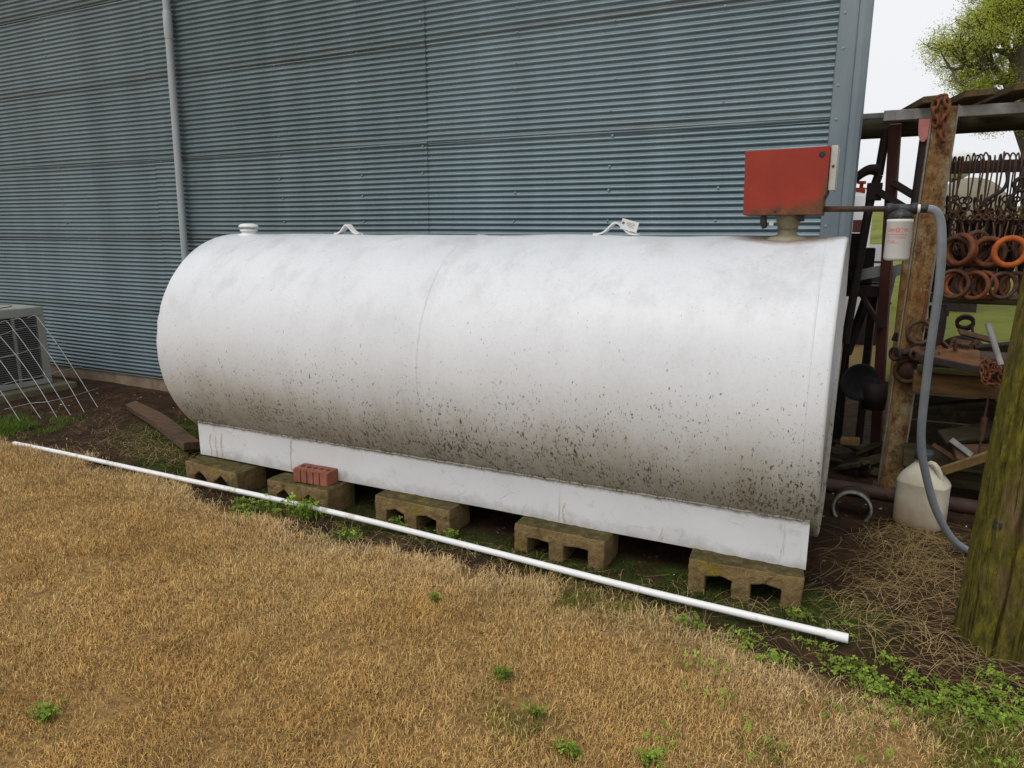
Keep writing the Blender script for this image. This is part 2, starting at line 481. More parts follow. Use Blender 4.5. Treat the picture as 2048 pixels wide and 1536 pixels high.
M['iron'] = simple('rusty_iron', (.045, .024, .015), (.115, .055, .03), 26, .8, .2, .5, .003)
M['orange'] = simple('bright_orange_rust', (.30, .062, .010), (.50, .125, .022), 20, .8, .05, .4, .003, c3=(.20, .05, .015))
M['orange2'] = simple('dull_orange_rust', (.085, .030, .012), (.19, .056, .018), 20, .8, .1, .4, .003, c3=(.07, .03, .015))
M['greenwood'] = simple('green_mossy_rail', (.035, .034, .012), (.085, .078, .024), 6, .9, 0, .6, .006, (1, 7, 7), c3=(.11, .10, .02))
M['shelf'] = simple('rust_stained_timber', (.045, .028, .012), (.17, .085, .024), 5, .85, 0, .5, .006, (1, 6, 6), c3=(.05, .05, .012))
M['plate'] = simple('orange_rust_plate', (.10, .042, .016), (.19, .085, .032), 10, .8, .1, .3, .003)
M['board_tan'] = simple('tan_board', (.17, .105, .035), (.30, .20, .075), 5, .85, 0, .4, .004, (8, 1, 8), c3=(.10, .06, .025))
M['jug'] = None
def m_jug():
    t = NT('dirty_cream_plastic')
    z = t.sep()[2]
    n = t.noise(7, 6, .65)
    col = t.ramp(n, [(.3, (.52, .47, .36)), (.7, (.64, .60, .49))])
    e = t.math('ADD', z, t.math('MULTIPLY', t.math('SUBTRACT', t.noise(9, 6, .7), .5), .16))
    col = t.mix(t.math('MULTIPLY', t.ramp(e, [(.0, 1.0), (.13, 0.0)]), .88), col, (.24, .13, .055))
    t.p.inputs['Subsurface Weight'].default_value = .15
    t.p.inputs['Subsurface Radius'].default_value = (.02, .015, .01)
    t.bump(t.noise(30, 4), .08, .004)
    return t.out(col, .42, 0, .4)
M['jug'] = m_jug()
M['cap'] = simple('dark_jug_cap', (.03, .04, .045), (.06, .075, .08), 20, .5, 0, .05, .001)
M['clay'] = simple('pipe_rim_grey', (.12, .12, .105), (.36, .36, .325), 34, .6, .2, .3, .003, c3=(.12, .09, .06))
M['ac'] = simple('ac_cabinet_paint', (.29, .30, .27), (.36, .37, .335), 6, .5, .1, .05, .002)
M['ac_fin'] = simple('ac_coil_fin', (.04, .042, .042), (.075, .078, .076), 30, .6, .3, .1, .002)
M['ac_bar'] = simple('ac_guard_wire', (.17, .18, .165), (.23, .24, .22), 10, .5, .2, 0)
M['pad'] = simple('mossy_concrete_pad', (.11, .10, .055), (.20, .18, .11), 8, .9, 0, .4, .006, c3=(.06, .07, .02))
M['wire'] = simple('galvanised_wire', (.24, .25, .25), (.38, .39, .39), 30, .5, .4, 0)
M['tin_pink'] = simple('faded_pink_tin', (.40, .13, .12), (.52, .20, .18), 14, .6, 0, .1, .002)
M['panel'] = simple('grey_white_panel', (.30, .32, .33), (.50, .52, .52), 7, .6, .1, .1, .002, c3=(.12, .10, .09))
M['tan_tank'] = simple('tan_far_tank', (.20, .18, .12), (.25, .225, .16), 3, .6, 0, 0)
M['white_tank2'] = simple('white_far_tank', (.66, .67, .67), (.74, .75, .75), 3, .5, 0, 0)
M['tag'] = simple('tag_card', (.58, .58, .56), (.70, .70, .68), 30, .5, 0, 0)
M['tag_ink'] = simple('tag_ink', (.10, .10, .11), (.18, .18, .19), 30, .6, 0, 0)
M['bark'] = simple('tree_bark', (.055, .042, .03), (.14, .115, .085), 5, .9, 0, .7, .03, (3, 3, .8))
def m_vcol(name, rough=.85, trans=0.0, nz=.25, spec=.15):
    t = NT(name)
    c = t.attr('Col')
    c = t.mix(nz, c, t.ramp(t.noise(60, 3), [(.3, (.45, .45, .45)), (.7, (1.0, 1.0, 1.0))]), 'MULTIPLY')
    t.out(c, rough, 0, spec)
    if trans:
        tr = t.n.new('ShaderNodeBsdfTranslucent'); t.l.new(c, tr.inputs[0])
        mx = t.n.new('ShaderNodeMixShader'); mx.inputs[0].default_value = trans
        o = t.n['Material Output']
        t.l.new(t.p.outputs[0], mx.inputs[1]); t.l.new(tr.outputs[0], mx.inputs[2]); t.l.new(mx.outputs[0], o.inputs[0])
    return t.m
M['straw'] = m_vcol('dry_grass_blades', .8, 0.0)
M['leaf'] = m_vcol('green_leaves', .6, .35, .2, .3)
M['tree_leaf'] = m_vcol('young_tree_leaves', .6, .62, .0, .3)
def m_ground():
    t = NT('earth_and_turf')
    a = t.n.new('ShaderNodeAttribute'); a.attribute_name = 'Zone'
    sc = t.n.new('ShaderNodeSeparateColor'); t.l.new(a.outputs['Color'], sc.inputs[0])
    lawn, moss, far = sc.outputs[0], sc.outputs[1], sc.outputs[2]
    n = t.noise(7, 9, .7)
    soil = t.ramp(n, [(.28, (.013, .0075, .004)), (.5, (.036, .0185, .0085)), (.72, (.080, .039, .017))])
    soil = t.mix(t.ramp(t.noise(50, 5, .8), [(.62, 0.0), (.72, .6)]), soil, (.13, .10, .06))
    th = t.ramp(t.noise(40, 6, .75), [(.3, (.11, .060, .024)), (.7, (.46, .285, .10))])
    ms = t.ramp(t.noise(26, 6, .7), [(.3, (.018, .030, .004)), (.7, (.055, .085, .010))])
    fg = t.ramp(t.noise(.6, 8, .75), [(.3, (.085, .105, .014)), (.7, (.19, .20, .035))])
    col = t.mix(lawn, soil, th)
    nm = t.math('MULTIPLY', moss, t.ramp(t.noise(11, 6, .7), [(.36, 0.0), (.52, 1.0)]))
    col = t.mix(nm, col, ms)
    col = t.mix(far, col, fg)
    dirt = t.n.new('ShaderNodeAttribute'); dirt.attribute_name = 'Dirt'
    col = t.mix(dirt.outputs['Fac'], col, t.ramp(t.noise(1.5, 6), [(.3, (.27, .16, .065)), (.7, (.36, .23, .10))]))
    t.bump(t.math('ADD', t.noise(60, 7, .75), t.math('MULTIPLY', t.noise(14, 5), 1.5)), .7, .02)
    return t.out(col, .93, 0, .2)
M['ground'] = m_ground()
M['field'] = simple('far_green_field', (.06, .14, .02), (.10, .20, .035), .2, .9, 0, 0)

# ================================================================== ground
LB = np.array([(-9, 2.50), (-4.802, 2.462), (-4.082, 2.479), (-3.238, 2.42), (-2.507, 2.275), (-2.072, 2.23), (-1.656, 2.21),
               (-1.343, 2.245), (-1.124, 2.26), (-0.851, 2.24), (-0.563, 2.255), (-0.338, 2.19), (-0.115, 2.09),
               (0.133, 2.06), (0.31, 2.08), (0.48, 2.11), (3, 2.2)])
def lawn_edge(x, y):
    """signed distance-like value, >0 inside the mown lawn"""
    return np.interp(x, LB[:, 0], LB[:, 1]) - y + (fbm(x*4.2, y*4.2, 5) - .5)*.22
def ground_z(x, y):
    x = np.asarray(x, float); y = np.asarray(y, float)
    z = (fbm(x*2.0, y*2.0, 3)-.5)*.035 + (fbm(x*9, y*9, 9)-.5)*.016
    dip = np.clip((y-2.42)/.12, 0, 1)*np.clip((3.75-y)/.4, 0, 1)*np.clip((.15-x)/.4, 0, 1)*np.clip((x+3.9)/.5, 0, 1)
    z = z - .024*dip
    hill = np.clip((y-22)/38, 0, 1); hill = hill*hill*(3-2*hill)
    return z + hill*3.1
def moss_mask(x, y):
    m = np.zeros_like(x)
    for (cx, cy, rx, ry) in [(-3.6, 3.05, .7, .35), (-3.35, 2.66, .45, .14), (-1.6, 2.50, .8, .13), (-.9, 2.46, .6, .12),
                             (-.35, 2.43, .5, .13), (-4.0, 3.2, .45, .25), (-.05, 2.55, .25, .18), (-2.4, 2.6, .5, .18), (-.45, 2.62, .5, .1)]:
        m = np.maximum(m, 1.25*np.clip(1.25-np.hypot((x-cx)/rx, (y-cy)/ry), 0, 1))
    return np.clip(m, 0, 1)
def axis_coords(lo, a, b, hi, step, grow=1.18):
    mid = list(np.arange(a, b, step)); out = []; s = step; p = b
    while p < hi: out.append(p); s *= grow; p += s
    out.append(hi); left = []; s = step; p = a
    while p > lo: s *= grow; p -= s; left.append(max(p, lo))
    return np.array(sorted(set(left)) + mid + out)
gx = axis_coords(-900, -6.5, 1.6, 900, .035); gy = axis_coords(-600, .4, 4.6, 1500, .035)
GX, GY = np.meshgrid(gx, gy)
GZ = ground_z(GX, GY)
nx, ny = len(gx), len(gy)
me = bpy.data.meshes.new('ground')
me.vertices.add(nx*ny); me.vertices.foreach_set('co', np.stack([GX, GY, GZ], -1).astype(np.float32).ravel())
ii = (np.arange(ny-1)[:, None]*nx + np.arange(nx-1)[None, :]).ravel()
quads = np.stack([ii, ii+1, ii+1+nx, ii+nx], 1)
me.loops.add(quads.size); me.loops.foreach_set('vertex_index', quads.ravel().astype(np.int32))
me.polygons.add(len(quads)); me.polygons.foreach_set('loop_start', (np.arange(len(quads))*4).astype(np.int32))
me.polygons.foreach_set('use_smooth', np.ones(len(quads), bool))
me.update(calc_edges=True)
zone = np.zeros((ny, nx, 4), np.float32)
zone[..., 0] = np.clip(lawn_edge(GX, GY)*14+.5, 0, 1)
zone[..., 1] = moss_mask(GX, GY)
zone[..., 2] = np.clip((GY-7.0)/1.5 + (fbm(GX, GY, 21)-.5)*2, 0, 1)
zone[..., 3] = 1
at = me.attributes.new('Zone', 'FLOAT_COLOR', 'POINT'); at.data.foreach_set('color', zone.ravel())
dirt = np.clip(1.6-np.hypot((GX+.35)/.95, (GY-10)/3.2)*1.5, 0, 1).astype(np.float32)
at = me.attributes.new('Dirt', 'FLOAT', 'POINT'); at.data.foreach_set('value', dirt.ravel())
me.materials.append(M['ground'])
g = bpy.data.objects.new('ground', me); COL.objects.link(g); tag(g, kind='structure')

# ================================================================== metal building
YW = 3.96
bld = thing('metal_building', (-2.5, YW, 0), 'grey corrugated metal building behind the white tank', 'building')
seams = [0.12, 0.671, 1.248, 1.845, 2.426, 3.02, 3.61, 4.2]
cols = [-9.85, -7.41, -4.97, -2.53, -0.17]
PITCH = 0.0326; AMP = 0.0058
def sheet(x0, x1, z0, z1, proud, seed):
    lap = 0.016
    zs = np.arange(z0-lap, z1+.012, PITCH/8.0)
    xs = np.linspace(x0, x1, 13)
    vs = []; fs = []
    rs = random.Random(seed)
    ph = rs.random()*6
    ztop = z1+.012
    for i, z in enumerate(zs):
        for j, x in enumerate(xs):
            wob = .0016*math.sin(x*2.1+ph+z*3)+.0010*math.sin(x*5.3+ph*2+z*7)
            dz = .0030*math.sin(x*1.7+ph)
            # bottom lap stands proud, top slides under the sheet above
            tilt = .0040*(1-(z-z0)/(z1-z0))
            vs.append((x, YW - AMP*(1+math.sin(2*math.pi*(z-z0)/PITCH)) - proud - tilt + wob, z+dz))
    n = len(xs)
    for i in range(len(zs)-1):
        for j in range(n-1):
            fs.append((i*n+j, i*n+j+1, (i+1)*n+j+1, (i+1)*n+j))
    mb = MB(); mb.add(vs, fs, True)
    # hem thickness along the lower and left/right edge so laps throw a line
    o = mb.build('sheet', M['galv'], bld)
    # local z origin at the sheet's lower lap (for the staining) : shift mesh and object
    me = o.data
    co = np.empty(len(me.vertices)*3, np.float32); me.vertices.foreach_get('co', co); co = co.reshape(-1, 3)
    co[:, 2] -= z0; me.vertices.foreach_set('co', co.ravel()); o.location.z = z0
    sol = o.modifiers.new('thickness', 'SOLIDIFY'); sol.thickness = .0010; sol.offset = 1
    es = o.modifiers.new('crease', 'EDGE_SPLIT'); es.split_angle = R(50)
    return o
k = 0
for ci in range(len(cols)-1):
    for zi in range(len(seams)-1):
        sheet(cols[ci]-(0.05 if ci else 0), cols[ci+1]+(0.0), seams[zi], seams[zi+1], 0.0038*((ci+1) % 2), 100+k); k += 1
# side wall (runs back from the corner) and roof close the volume
mb = MB(); zz = np.arange(.12, 4.2, PITCH/4)
vs = []; fs = []
for i, z in enumerate(zz):
    o_ = .008*(math.sin(2*math.pi*z/PITCH))
    vs += [(-.10+o_*.5-.02, YW+.01, z), (-.62+o_*.5, YW+7.5, z)]
for i in range(len(zz)-1): fs.append((2*i, 2*i+1, 2*i+3, 2*i+2))
mb.add(vs, fs, True); mb.build('side_wall', M['galv'], bld)
MB().prism([(YW-.35, 4.15), (YW+3.7, 5.4), (YW+7.8, 4.15), (YW+7.8, 4.25), (YW+3.7, 5.5), (YW-.35, 4.25)], -10.2, -.35, 'x').build('roof', M['trim'], bld)
# foundation
mb = MB(); mb.cbox((-9.9, YW+.004, -.3), (-.14, YW+.30, .113), .006); mb.build('foundation', M['found'], bld)
# corner trim: flat flange, bend, rolled bead, return
mb = MB()
prof = [(-.232, YW-.0165), (-.228, YW-.021), (-.150, YW-.024), (-.143, YW-.034), (-.120, YW-.040), (-.097, YW-.036), (-.088, YW-.022), (-.090, YW+.12),
        (-.094, YW+.12), (-.092, YW-.020), (-.099, YW-.032), (-.120, YW-.036), (-.141, YW-.031), (-.148, YW-.021), (-.228, YW-.0185)]
mb.prism(prof, .10, 4.2, 'z'); mb.build('corner_trim', M['trim'], bld)
# screws with washers: real, but too small to pick apart
mb = MB()
def screw(x, z, y=YW-.014):
    mb.lathe([(.0, -.0045), (.0032, -.0045), (.0032, -.002), (.0068, -.0012), (.0075, 0.001)], 8, 'y', (x, y, z), False)
rs = random.Random(3)
for bx in (-8.6, -7.37, -6.2, -4.93, -3.75, -3.05, -2.56, -1.92, -1.33, -.75):
    for z in np.arange(.20, 4.1, PITCH*4.5):
        zq = round((z-.12)/PITCH)*PITCH+.12+PITCH*.25
        if rs.random() < .85: screw(bx+rs.uniform(-.012, .012), zq+rs.uniform(-.004, .004))
for z in np.arange(.18, 4.1, .165): screw(-.205+rs.uniform(-.006, .006), z+rs.uniform(-.02, .02), YW-.0225)
o = mb.build('screws', M['screw'], bld); tag(o, kind='stuff')

# grey conduit pipe standing against the wall
cp = thing('wall_pipe', (-4.71, YW-.045, 0), 'grey vertical pipe fixed to corrugated wall left of tank', 'pipe')
MB().tube([(-4.759, YW-.052, -.05), (-4.727, YW-.052, 1.2), (-4.690, YW-.052, 2.7), (-4.655, YW-.052, 4.1)], .0262, 16).build('tube', M['conduit'], cp)
MB().tube([(-4.6905, YW-.052, 2.665), (-4.690, YW-.052, 2.70), (-4.6865, YW-.052, 2.84), (-4.686, YW-.052, 2.85)], [.029, .0315, .0315, .028], 16).build('coupling', M['conduit'], cp)
# ================================================================== tank
XL, XR, TY, TZ, TR = -3.243, -0.075, 3.037, 0.702, 0.586
TXM = (XL+XR)/2
tank = thing('fuel_tank', (TXM, TY, 0), 'large white horizontal fuel tank with mildewed belly', 'tank')
prof = [(0.0, XL+.010), (.30, XL+.012), (.50, XL+.010), (TR-.030, XL+.008), (TR-.020, XL+.001), (TR-.010, XL), (TR-.004, XL+.002), (TR-.001, XL+.007), (TR, XL+.012)]
for x in np.linspace(XL+.05, XR-.05, 40): prof.append((TR+.0012*math.sin(x*9.1)-.0008*math.cos(x*17), float(x)))
prof += [(TR, XR-.013), (TR-.001, XR-.008), (TR-.004, XR-.003), (TR-.010, XR-.0005), (TR-.018, XR), (TR-.028, XR-.010), (.50, XR-.018), (.30, XR-.016), (0.0, XR-.014)]
mb = MB(); mb.lathe(prof, 128, 'x', (0, TY, TZ))
tv = np.array(mb.v); ang = np.arctan2(tv[:, 2]-TZ, tv[:, 1]-TY); rad_ = np.hypot(tv[:, 1]-TY, tv[:, 2]-TZ)
dn = np.where(rad_ > TR-.004, (fbm(tv[:, 0]*1.7+4, np.cos(ang)*1.3+np.sin(ang)*.9+7, 31, 3)-.5)*.011, 0)
k_ = (rad_+dn)/np.maximum(rad_, 1e-6); tv[:, 1] = TY+(tv[:, 1]-TY)*k_; tv[:, 2] = TZ+(tv[:, 2]-TZ)*k_
mb.v = [tuple(p) for p in tv]
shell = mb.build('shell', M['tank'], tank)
def bead(x, h=.0036, w=.0065):
    n = 200; vs = []; fs = []; m = 5
    for k in range(n):
        t = 2*math.pi*k/n
        for q in range(m):
            u = -1+2*q/(m-1); rr = TR+(float(fbm(np.array([x*1.7+4]), np.array([math.cos(t)*1.3+math.sin(t)*.9+7]), 31, 3)[0])-.5)*.011-.001+(h+.001)*(1-u*u)*(1+.25*math.sin(k*2.3)*math.sin(k*.7))
            vs.append((x+u*w*(1+.12*math.sin(k*1.9))+.002*math.sin(2*t+1), TY+rr*math.cos(t), TZ+rr*math.sin(t)))
    for k in range(n):
        for q in range(m-1):
            fs.append((k*m+q, k*m+q+1, ((k+1) % n)*m+q+1, ((k+1) % n)*m+q))
    return MB().add(vs, fs, True)
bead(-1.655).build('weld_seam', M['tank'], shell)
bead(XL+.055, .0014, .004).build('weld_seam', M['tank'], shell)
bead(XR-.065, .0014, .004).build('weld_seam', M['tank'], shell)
# saddle skirts (front one in view, rear one behind the belly)
for side in (-1, 1):
    ys = TY + side*.423
    mb = MB(); nseg = 40; vs = []; fs = []
    xs = np.linspace(-3.177, -.100, nseg)
    for x in xs:
        yy = ys + .0035*math.sin(x*3.1)+.002*math.sin(x*8)
        zt = TZ - math.sqrt(TR*TR-.423**2)+.012
        vs += [(x, yy-.005, .1125), (x, yy-.005, zt), (x, yy+.005, zt), (x, yy+.005, .1125)]
    for i in range(nseg-1):
        for a in range(4):
            b = (a+1) % 4; fs.append((4*i+a, 4*i+b, 4*i+4+b, 4*i+4+a))
    fs.append((0, 1, 2, 3)); fs.append((4*nseg-4, 4*nseg-1, 4*nseg-2, 4*nseg-3))
    mb.add(vs, fs, False); mb.build('saddle_skirt', M['skirt'], tank)
wp_ = [(x, TY-.4295+.0015*math.sin(x*40), TZ-math.sqrt(TR*TR-.423**2)+.001+.0012*math.sin(x*63+1)) for x in np.linspace(-3.176, -.101, 260)]
MB().tube(wp_, [.0045*(1+.35*math.sin(i*1.7)*math.sin(i*.37)) for i in range(260)], 6).build('skirt_weld', M['tank'], tank)
for x in (-2.9, -.37):
    MB().box((x-.005, TY-.418, .1125), (x+.005, TY+.418, .118)).build('cross_plate', M['skirt'], tank)
# vent cap
def top_z(y): return TZ+math.sqrt(TR*TR-(y-TY)**2)
vx, vy = -3.100, 2.995
vz = top_z(vy)-.004
vent = MB().lathe([(.060, -.003), (.057, .005), (.040, .010), (.036, .020), (.046, .021), (.047, .031), (.036, .032), (.028, .034), (.028, .044)], 28, 'z', (vx, vy, vz)).build('vent_pipe', M['white'], tank)
MB().lathe([(.030, .042), (.052, .043), (.053, .050), (.046, .058), (.026, .063), (0, .064)], 28, 'z', (vx, vy, vz)).build('vent_cap', M['white'], vent)
# lifting lugs
def lug(xc, w, h, y):
    mb = MB(); vs = []; fs = []; n = 30
    pts = []
    for k in range(n+1):
        u = -1+2*k/n
        zz = h*math.exp(-(u*2.35)**2*1.05) if abs(u) < .95 else 0
        pts.append((u*w, zz))
    th = .008
    for (u, zz) in pts:
        z0 = top_z(y)+.001
        vs += [(xc+u, y-.020, z0+zz), (xc+u, y+.020, z0+zz), (xc+u, y+.020, z0+zz+th), (xc+u, y-.020, z0+zz+th)]
    for i in range(n):
        for a in range(4):
            b = (a+1) % 4; fs.append((4*i+a, 4*i+b, 4*i+4+b, 4*i+4+a))
    fs += [(0, 1, 2, 3), (4*n, 4*n+3, 4*n+2, 4*n+1)]
    mb.add(vs, fs, False); mb.build('lifting_lug', M['white'], tank)
lug(-2.430, .078, .044, 3.02); lug(-.985, .100, .050, 3.02)
# paper tag wired to the right-hand lug
tg = thing('paper_tag', (-.945, 3.0, top_z(3.02)+.03), 'small white printed tag wired to the right lifting lug', 'tag')
TM = Matrix.Translation((-.952, 2.994, 1.356)) @ Matrix.Rotation(R(15), 4, 'Y')
MB().box((0, -.0006, -.038), (.075, .0006, .005), TM).build('card', M['tag'], tg)
MB().lathe([(0, 0), (.006, 0), (.006, .0005), (0, .0005)], 14, 'y', (.009, -.0013, -.013), False, TM).build('emblem', M['tag_ink'], tg)
for i, (a, b) in enumerate([(.024, .060), (.022, .066), (.026, .056), (.034, .062)]):
    MB().box((a, -.0012, -.0075-.0055*i), (b, -.0007, -.0060-.0055*i), TM).build('print_line', M['tag_ink'], tg)
MB().tube([(-.972, 3.0, 1.342), (-.962, 2.994, 1.345), (-.950, 2.9935, 1.338)], .0009, 5).build('wire_tie', M['wire'], tg)

# ================================================================== pump on the tank
PX, PY = -.305, 2.985
pump = thing('transfer_pump', (PX, PY, 1.365), 'red boxed transfer pump on top of tank', 'pump')
# sheet metal housing: front plate with a notched lower right corner, folded edges
mb = MB()
poly = [(-.452, 1.600), (-.446, 1.367), (-.168, 1.367), (-.166, 1.423), (-.157, 1.447), (-.158, 1.606), (-.16, 1.607)]
poly = [(-.446, 1.366), (-.169, 1.366), (-.168, 1.425), (-.159, 1.447), (-.160, 1.606), (-.453, 1.600)]
mb.prism(poly, PY-.085, PY+.085, 'y')
housing = mb.build('housing', M['red'], pump)
bv = housing.modifiers.new('edge', 'BEVEL'); bv.width = .0022; bv.segments = 2
MB().lathe([(0, -.0008), (.0095, -.0008), (.0105, .001), (.0105, .003)], 18, 'y', (-.1855, PY-.0865, 1.577), False).build('hole', M['black'], housing)
MB().lathe([(0, -.004), (.0035, -.004), (.0045, .001)], 10, 'y', (-.331, PY-.0865, 1.380), False).build('screw_head', M['pipe_rust'], housing)
mb = MB(); mb.cbox((-.157, PY-.070, 1.453), (-.135, PY-.064, 1.608), .001); mb.cbox((-.141, PY-.063, 1.453), (-.135, PY+.07, 1.608), .001)
br = mb.build('zinc_bracket', M['zinc'], pump)
MB().lathe([(0, -.002), (.0038, -.002), (.0048, .001)], 10, 'y', (-.146, PY-.0715, 1.536), False).build('bracket_screw', M['black'], br)
# neck fitting down to the tank
zt0 = top_z(PY)
MB().lathe([(.080, zt0-.022), (.078, zt0-.004), (.050, zt0+.004), (.033, zt0+.012), (.035, zt0+.030), (.039, zt0+.031), (.039, zt0+.034), (.036, zt0+.036), (.042, zt0+.055), (.044, zt0+.058), (.044, 1.368)], 28, 'z', (-.290, PY, 0)).build('neck_fitting', M['brass'], pump)
mb = MB(); mb.cbox((-.252, PY-.055, 1.343), (-.230, PY-.03, 1.368), .003); mb.build('drain_plug', M['black'], pump)
mb = MB(); mb.tube([(-.372, PY-.055, 1.368), (-.374, PY-.056, 1.352), (-.372, PY-.058, 1.335), (-.367, PY-.058, 1.318)], [.010, .012, .013, .009], 10); mb.build('nozzle_boot', M['black'], pump)
MB().box((-.352, PY-.062, 1.328), (-.336, PY-.060, 1.345), Matrix.Translation((0, 0, 0))).build('warning_label', M['tag'], pump)
# discharge pipe
MB().tube([(-.172, 2.98, 1.388), (.045, 2.98, 1.3865)], .0105, 14).build('discharge_pipe', M['pipe_rust'], pump)
head = MB()
head.tube([(.038, 2.98, 1.387), (.040, 2.98, 1.387), (.058, 2.98, 1.387), (.060, 2.98, 1.387), (.117, 2.98, 1.386), (.119, 2.98, 1.386), (.136, 2.98, 1.386), (.138, 2.98, 1.386)],
          [.016, .020, .020, .0165, .0165, .0205, .0205, .017], 12)
head.lathe([(.028, 1.352), (.041, 1.354), (.042, 1.362), (.039, 1.372), (.022, 1.382), (.018, 1.386)], 24, 'z', (.0885, 2.98, 0))
head.build('filter_head', M['cast'], pump)
MB().tube([(.138, 2.98, 1.386), (.147, 2.98, 1.386)], .0150, 14).build('white_bushing', M['white'], pump)
MB().tube([(.147, 2.98, 1.386), (.149, 2.98, 1.386), (.172, 2.98, 1.385), (.174, 2.98, 1.385)], [.012, .0145, .0145, .0125], 14).build('hose_barb', M['black'], pump)

flt = thing('fuel_filter', (.0885, 2.98, 1.2), 'white spin-on fuel filter canister with faded red print', 'filter')
FR = .0420
can = MB().lathe([(0, 1.203), (.032, 1.2035), (.039, 1.207), (FR, 1.214), (FR, 1.338), (FR+.0012, 1.3395), (FR+.0012, 1.348), (FR-.002, 1.350), (0, 1.350)], 40, 'z', (.0885, 2.98, 0)).build('canister', M['can'], flt)
# printed lettering wrapped round the can
CAMDIR = math.atan2(-2.98, -.0885)     # the side that faces the yard
def wrap_text(txt, size, u0, z, name='print', align='LEFT'):
    cu = bpy.data.curves.new('txt', 'FONT'); cu.body = txt; cu.size = size; cu.align_x = align; cu.resolution_u = 2; cu.offset = .0006
    ob = bpy.data.objects.new('txt', cu); COL.objects.link(ob)
    dg = bpy.context.evaluated_depsgraph_get()
    me = bpy.data.meshes.new_from_object(ob.evaluated_get(dg))
    bpy.data.objects.remove(ob)
    bm = bmesh.new(); bm.from_mesh(me)
    bmesh.ops.triangulate(bm, faces=bm.faces)
    rr = FR+.0006
    for v in bm.verts:
        a = CAMDIR + (u0+v.co.x)/rr
        v.co = Vector((.0885+rr*math.cos(a), 2.98+rr*math.sin(a), z+v.co.y)) - root_loc(flt)
    bm.to_mesh(me); bm.free()
    me.materials.append(M['print'])
    o = bpy.data.objects.new(name, me); COL.objects.link(o); o.parent = can
wrap_text('CIM', .0155, -.041, 1.3065); wrap_text('TEK', .0155, .006, 1.3065)
def wrap_disc(u0, z, r, seg=18, inner=0.0, name='emblem'):
    mb = MB(); rr = FR+.0006; vs = []; fs = []
    for k in range(seg):
        t = 2*math.pi*k/seg
        for q in (inner*r, r):
            a = CAMDIR+(u0+q*math.cos(t))/rr
            vs.append((.0885+rr*math.cos(a), 2.98+rr*math.sin(a), z+q*math.sin(t)))
    for k in range(seg):
        j = (k+1) % seg; fs.append((2*k, 2*j, 2*j+1, 2*k+1))
    mb.add(vs, fs); mb.build(name, M['print'], can)
def wrap_rect(u0, u1, z0, z1):
    mb = MB(); rr = FR+.0006; vs = []; fs = []; n = 8
    for k in range(n+1):
        a = CAMDIR+(u0+(u1-u0)*k/n)/rr
        vs += [(.0885+rr*math.cos(a), 2.98+rr*math.sin(a), z0), (.0885+rr*math.cos(a), 2.98+rr*math.sin(a), z1)]
    for k in range(n): fs.append((2*k, 2*k+2, 2*k+3, 2*k+1))
    mb.add(vs, fs); mb.build('print_line', M['print'], can)
wrap_disc(-.0045, 1.3115, .0082, 18, .25)
rs = random.Random(5)
for z, h in ((1.2945, .0030), (1.2875, .0014), (1.2830, .0014)):
    u = -.040
    while u < .022:
        L = rs.uniform(.003, .009); wrap_rect(u, u+L, z, z+h); u += L+.0016
wrap_disc(-.033, 1.270, .0060, 16, .7); wrap_rect(-.0245, -.0235, 1.262, 1.2775)
for z in (1.2735, 1.2695, 1.2655):
    wrap_rect(-.021, -.021+rs.uniform(.010, .022), z, z+.0022)

# hose
hp = [(.170, 2.98, 1.385), (.190, 2.98, 1.380), (.206, 2.98, 1.362), (.218, 2.98, 1.325), (.2285, 2.98, 1.243), (.234, 2.99, 1.15), (.236, 3.0, 1.065), (.235, 3.03, .878),
      (.238, 3.06, .682), (.243, 3.08, .56), (.255, 3.10, .47), (.275, 3.12, .391), (.325, 3.16, .24), (.388, 3.2, .119), (.44, 3.23, .060), (.51, 3.27, .024), (.62, 3.30, .016), (.80, 3.26, .014), (1.0, 3.1, .014)]
def smooth_path(p, sub=5):
    P = [Vector(q) for q in p]; out = []
    for i in range(len(P)-1):
        a, b, c, d = P[max(i-1, 0)], P[i], P[i+1], P[min(i+2, len(P)-1)]
        for k in range(sub):
            t = k/sub
            out.append(.5*((2*b)+(c-a)*t+(2*a-5*b+4*c-d)*t*t+(-a+3*b-3*c+d)*t**3))
    out.append(P[-1]); return out
single(MB().tube(smooth_path(hp), .0150, 14), 'fuel_hose', M['hose'], 'grey rubber hose hanging from the filter down to the ground', 'hose')

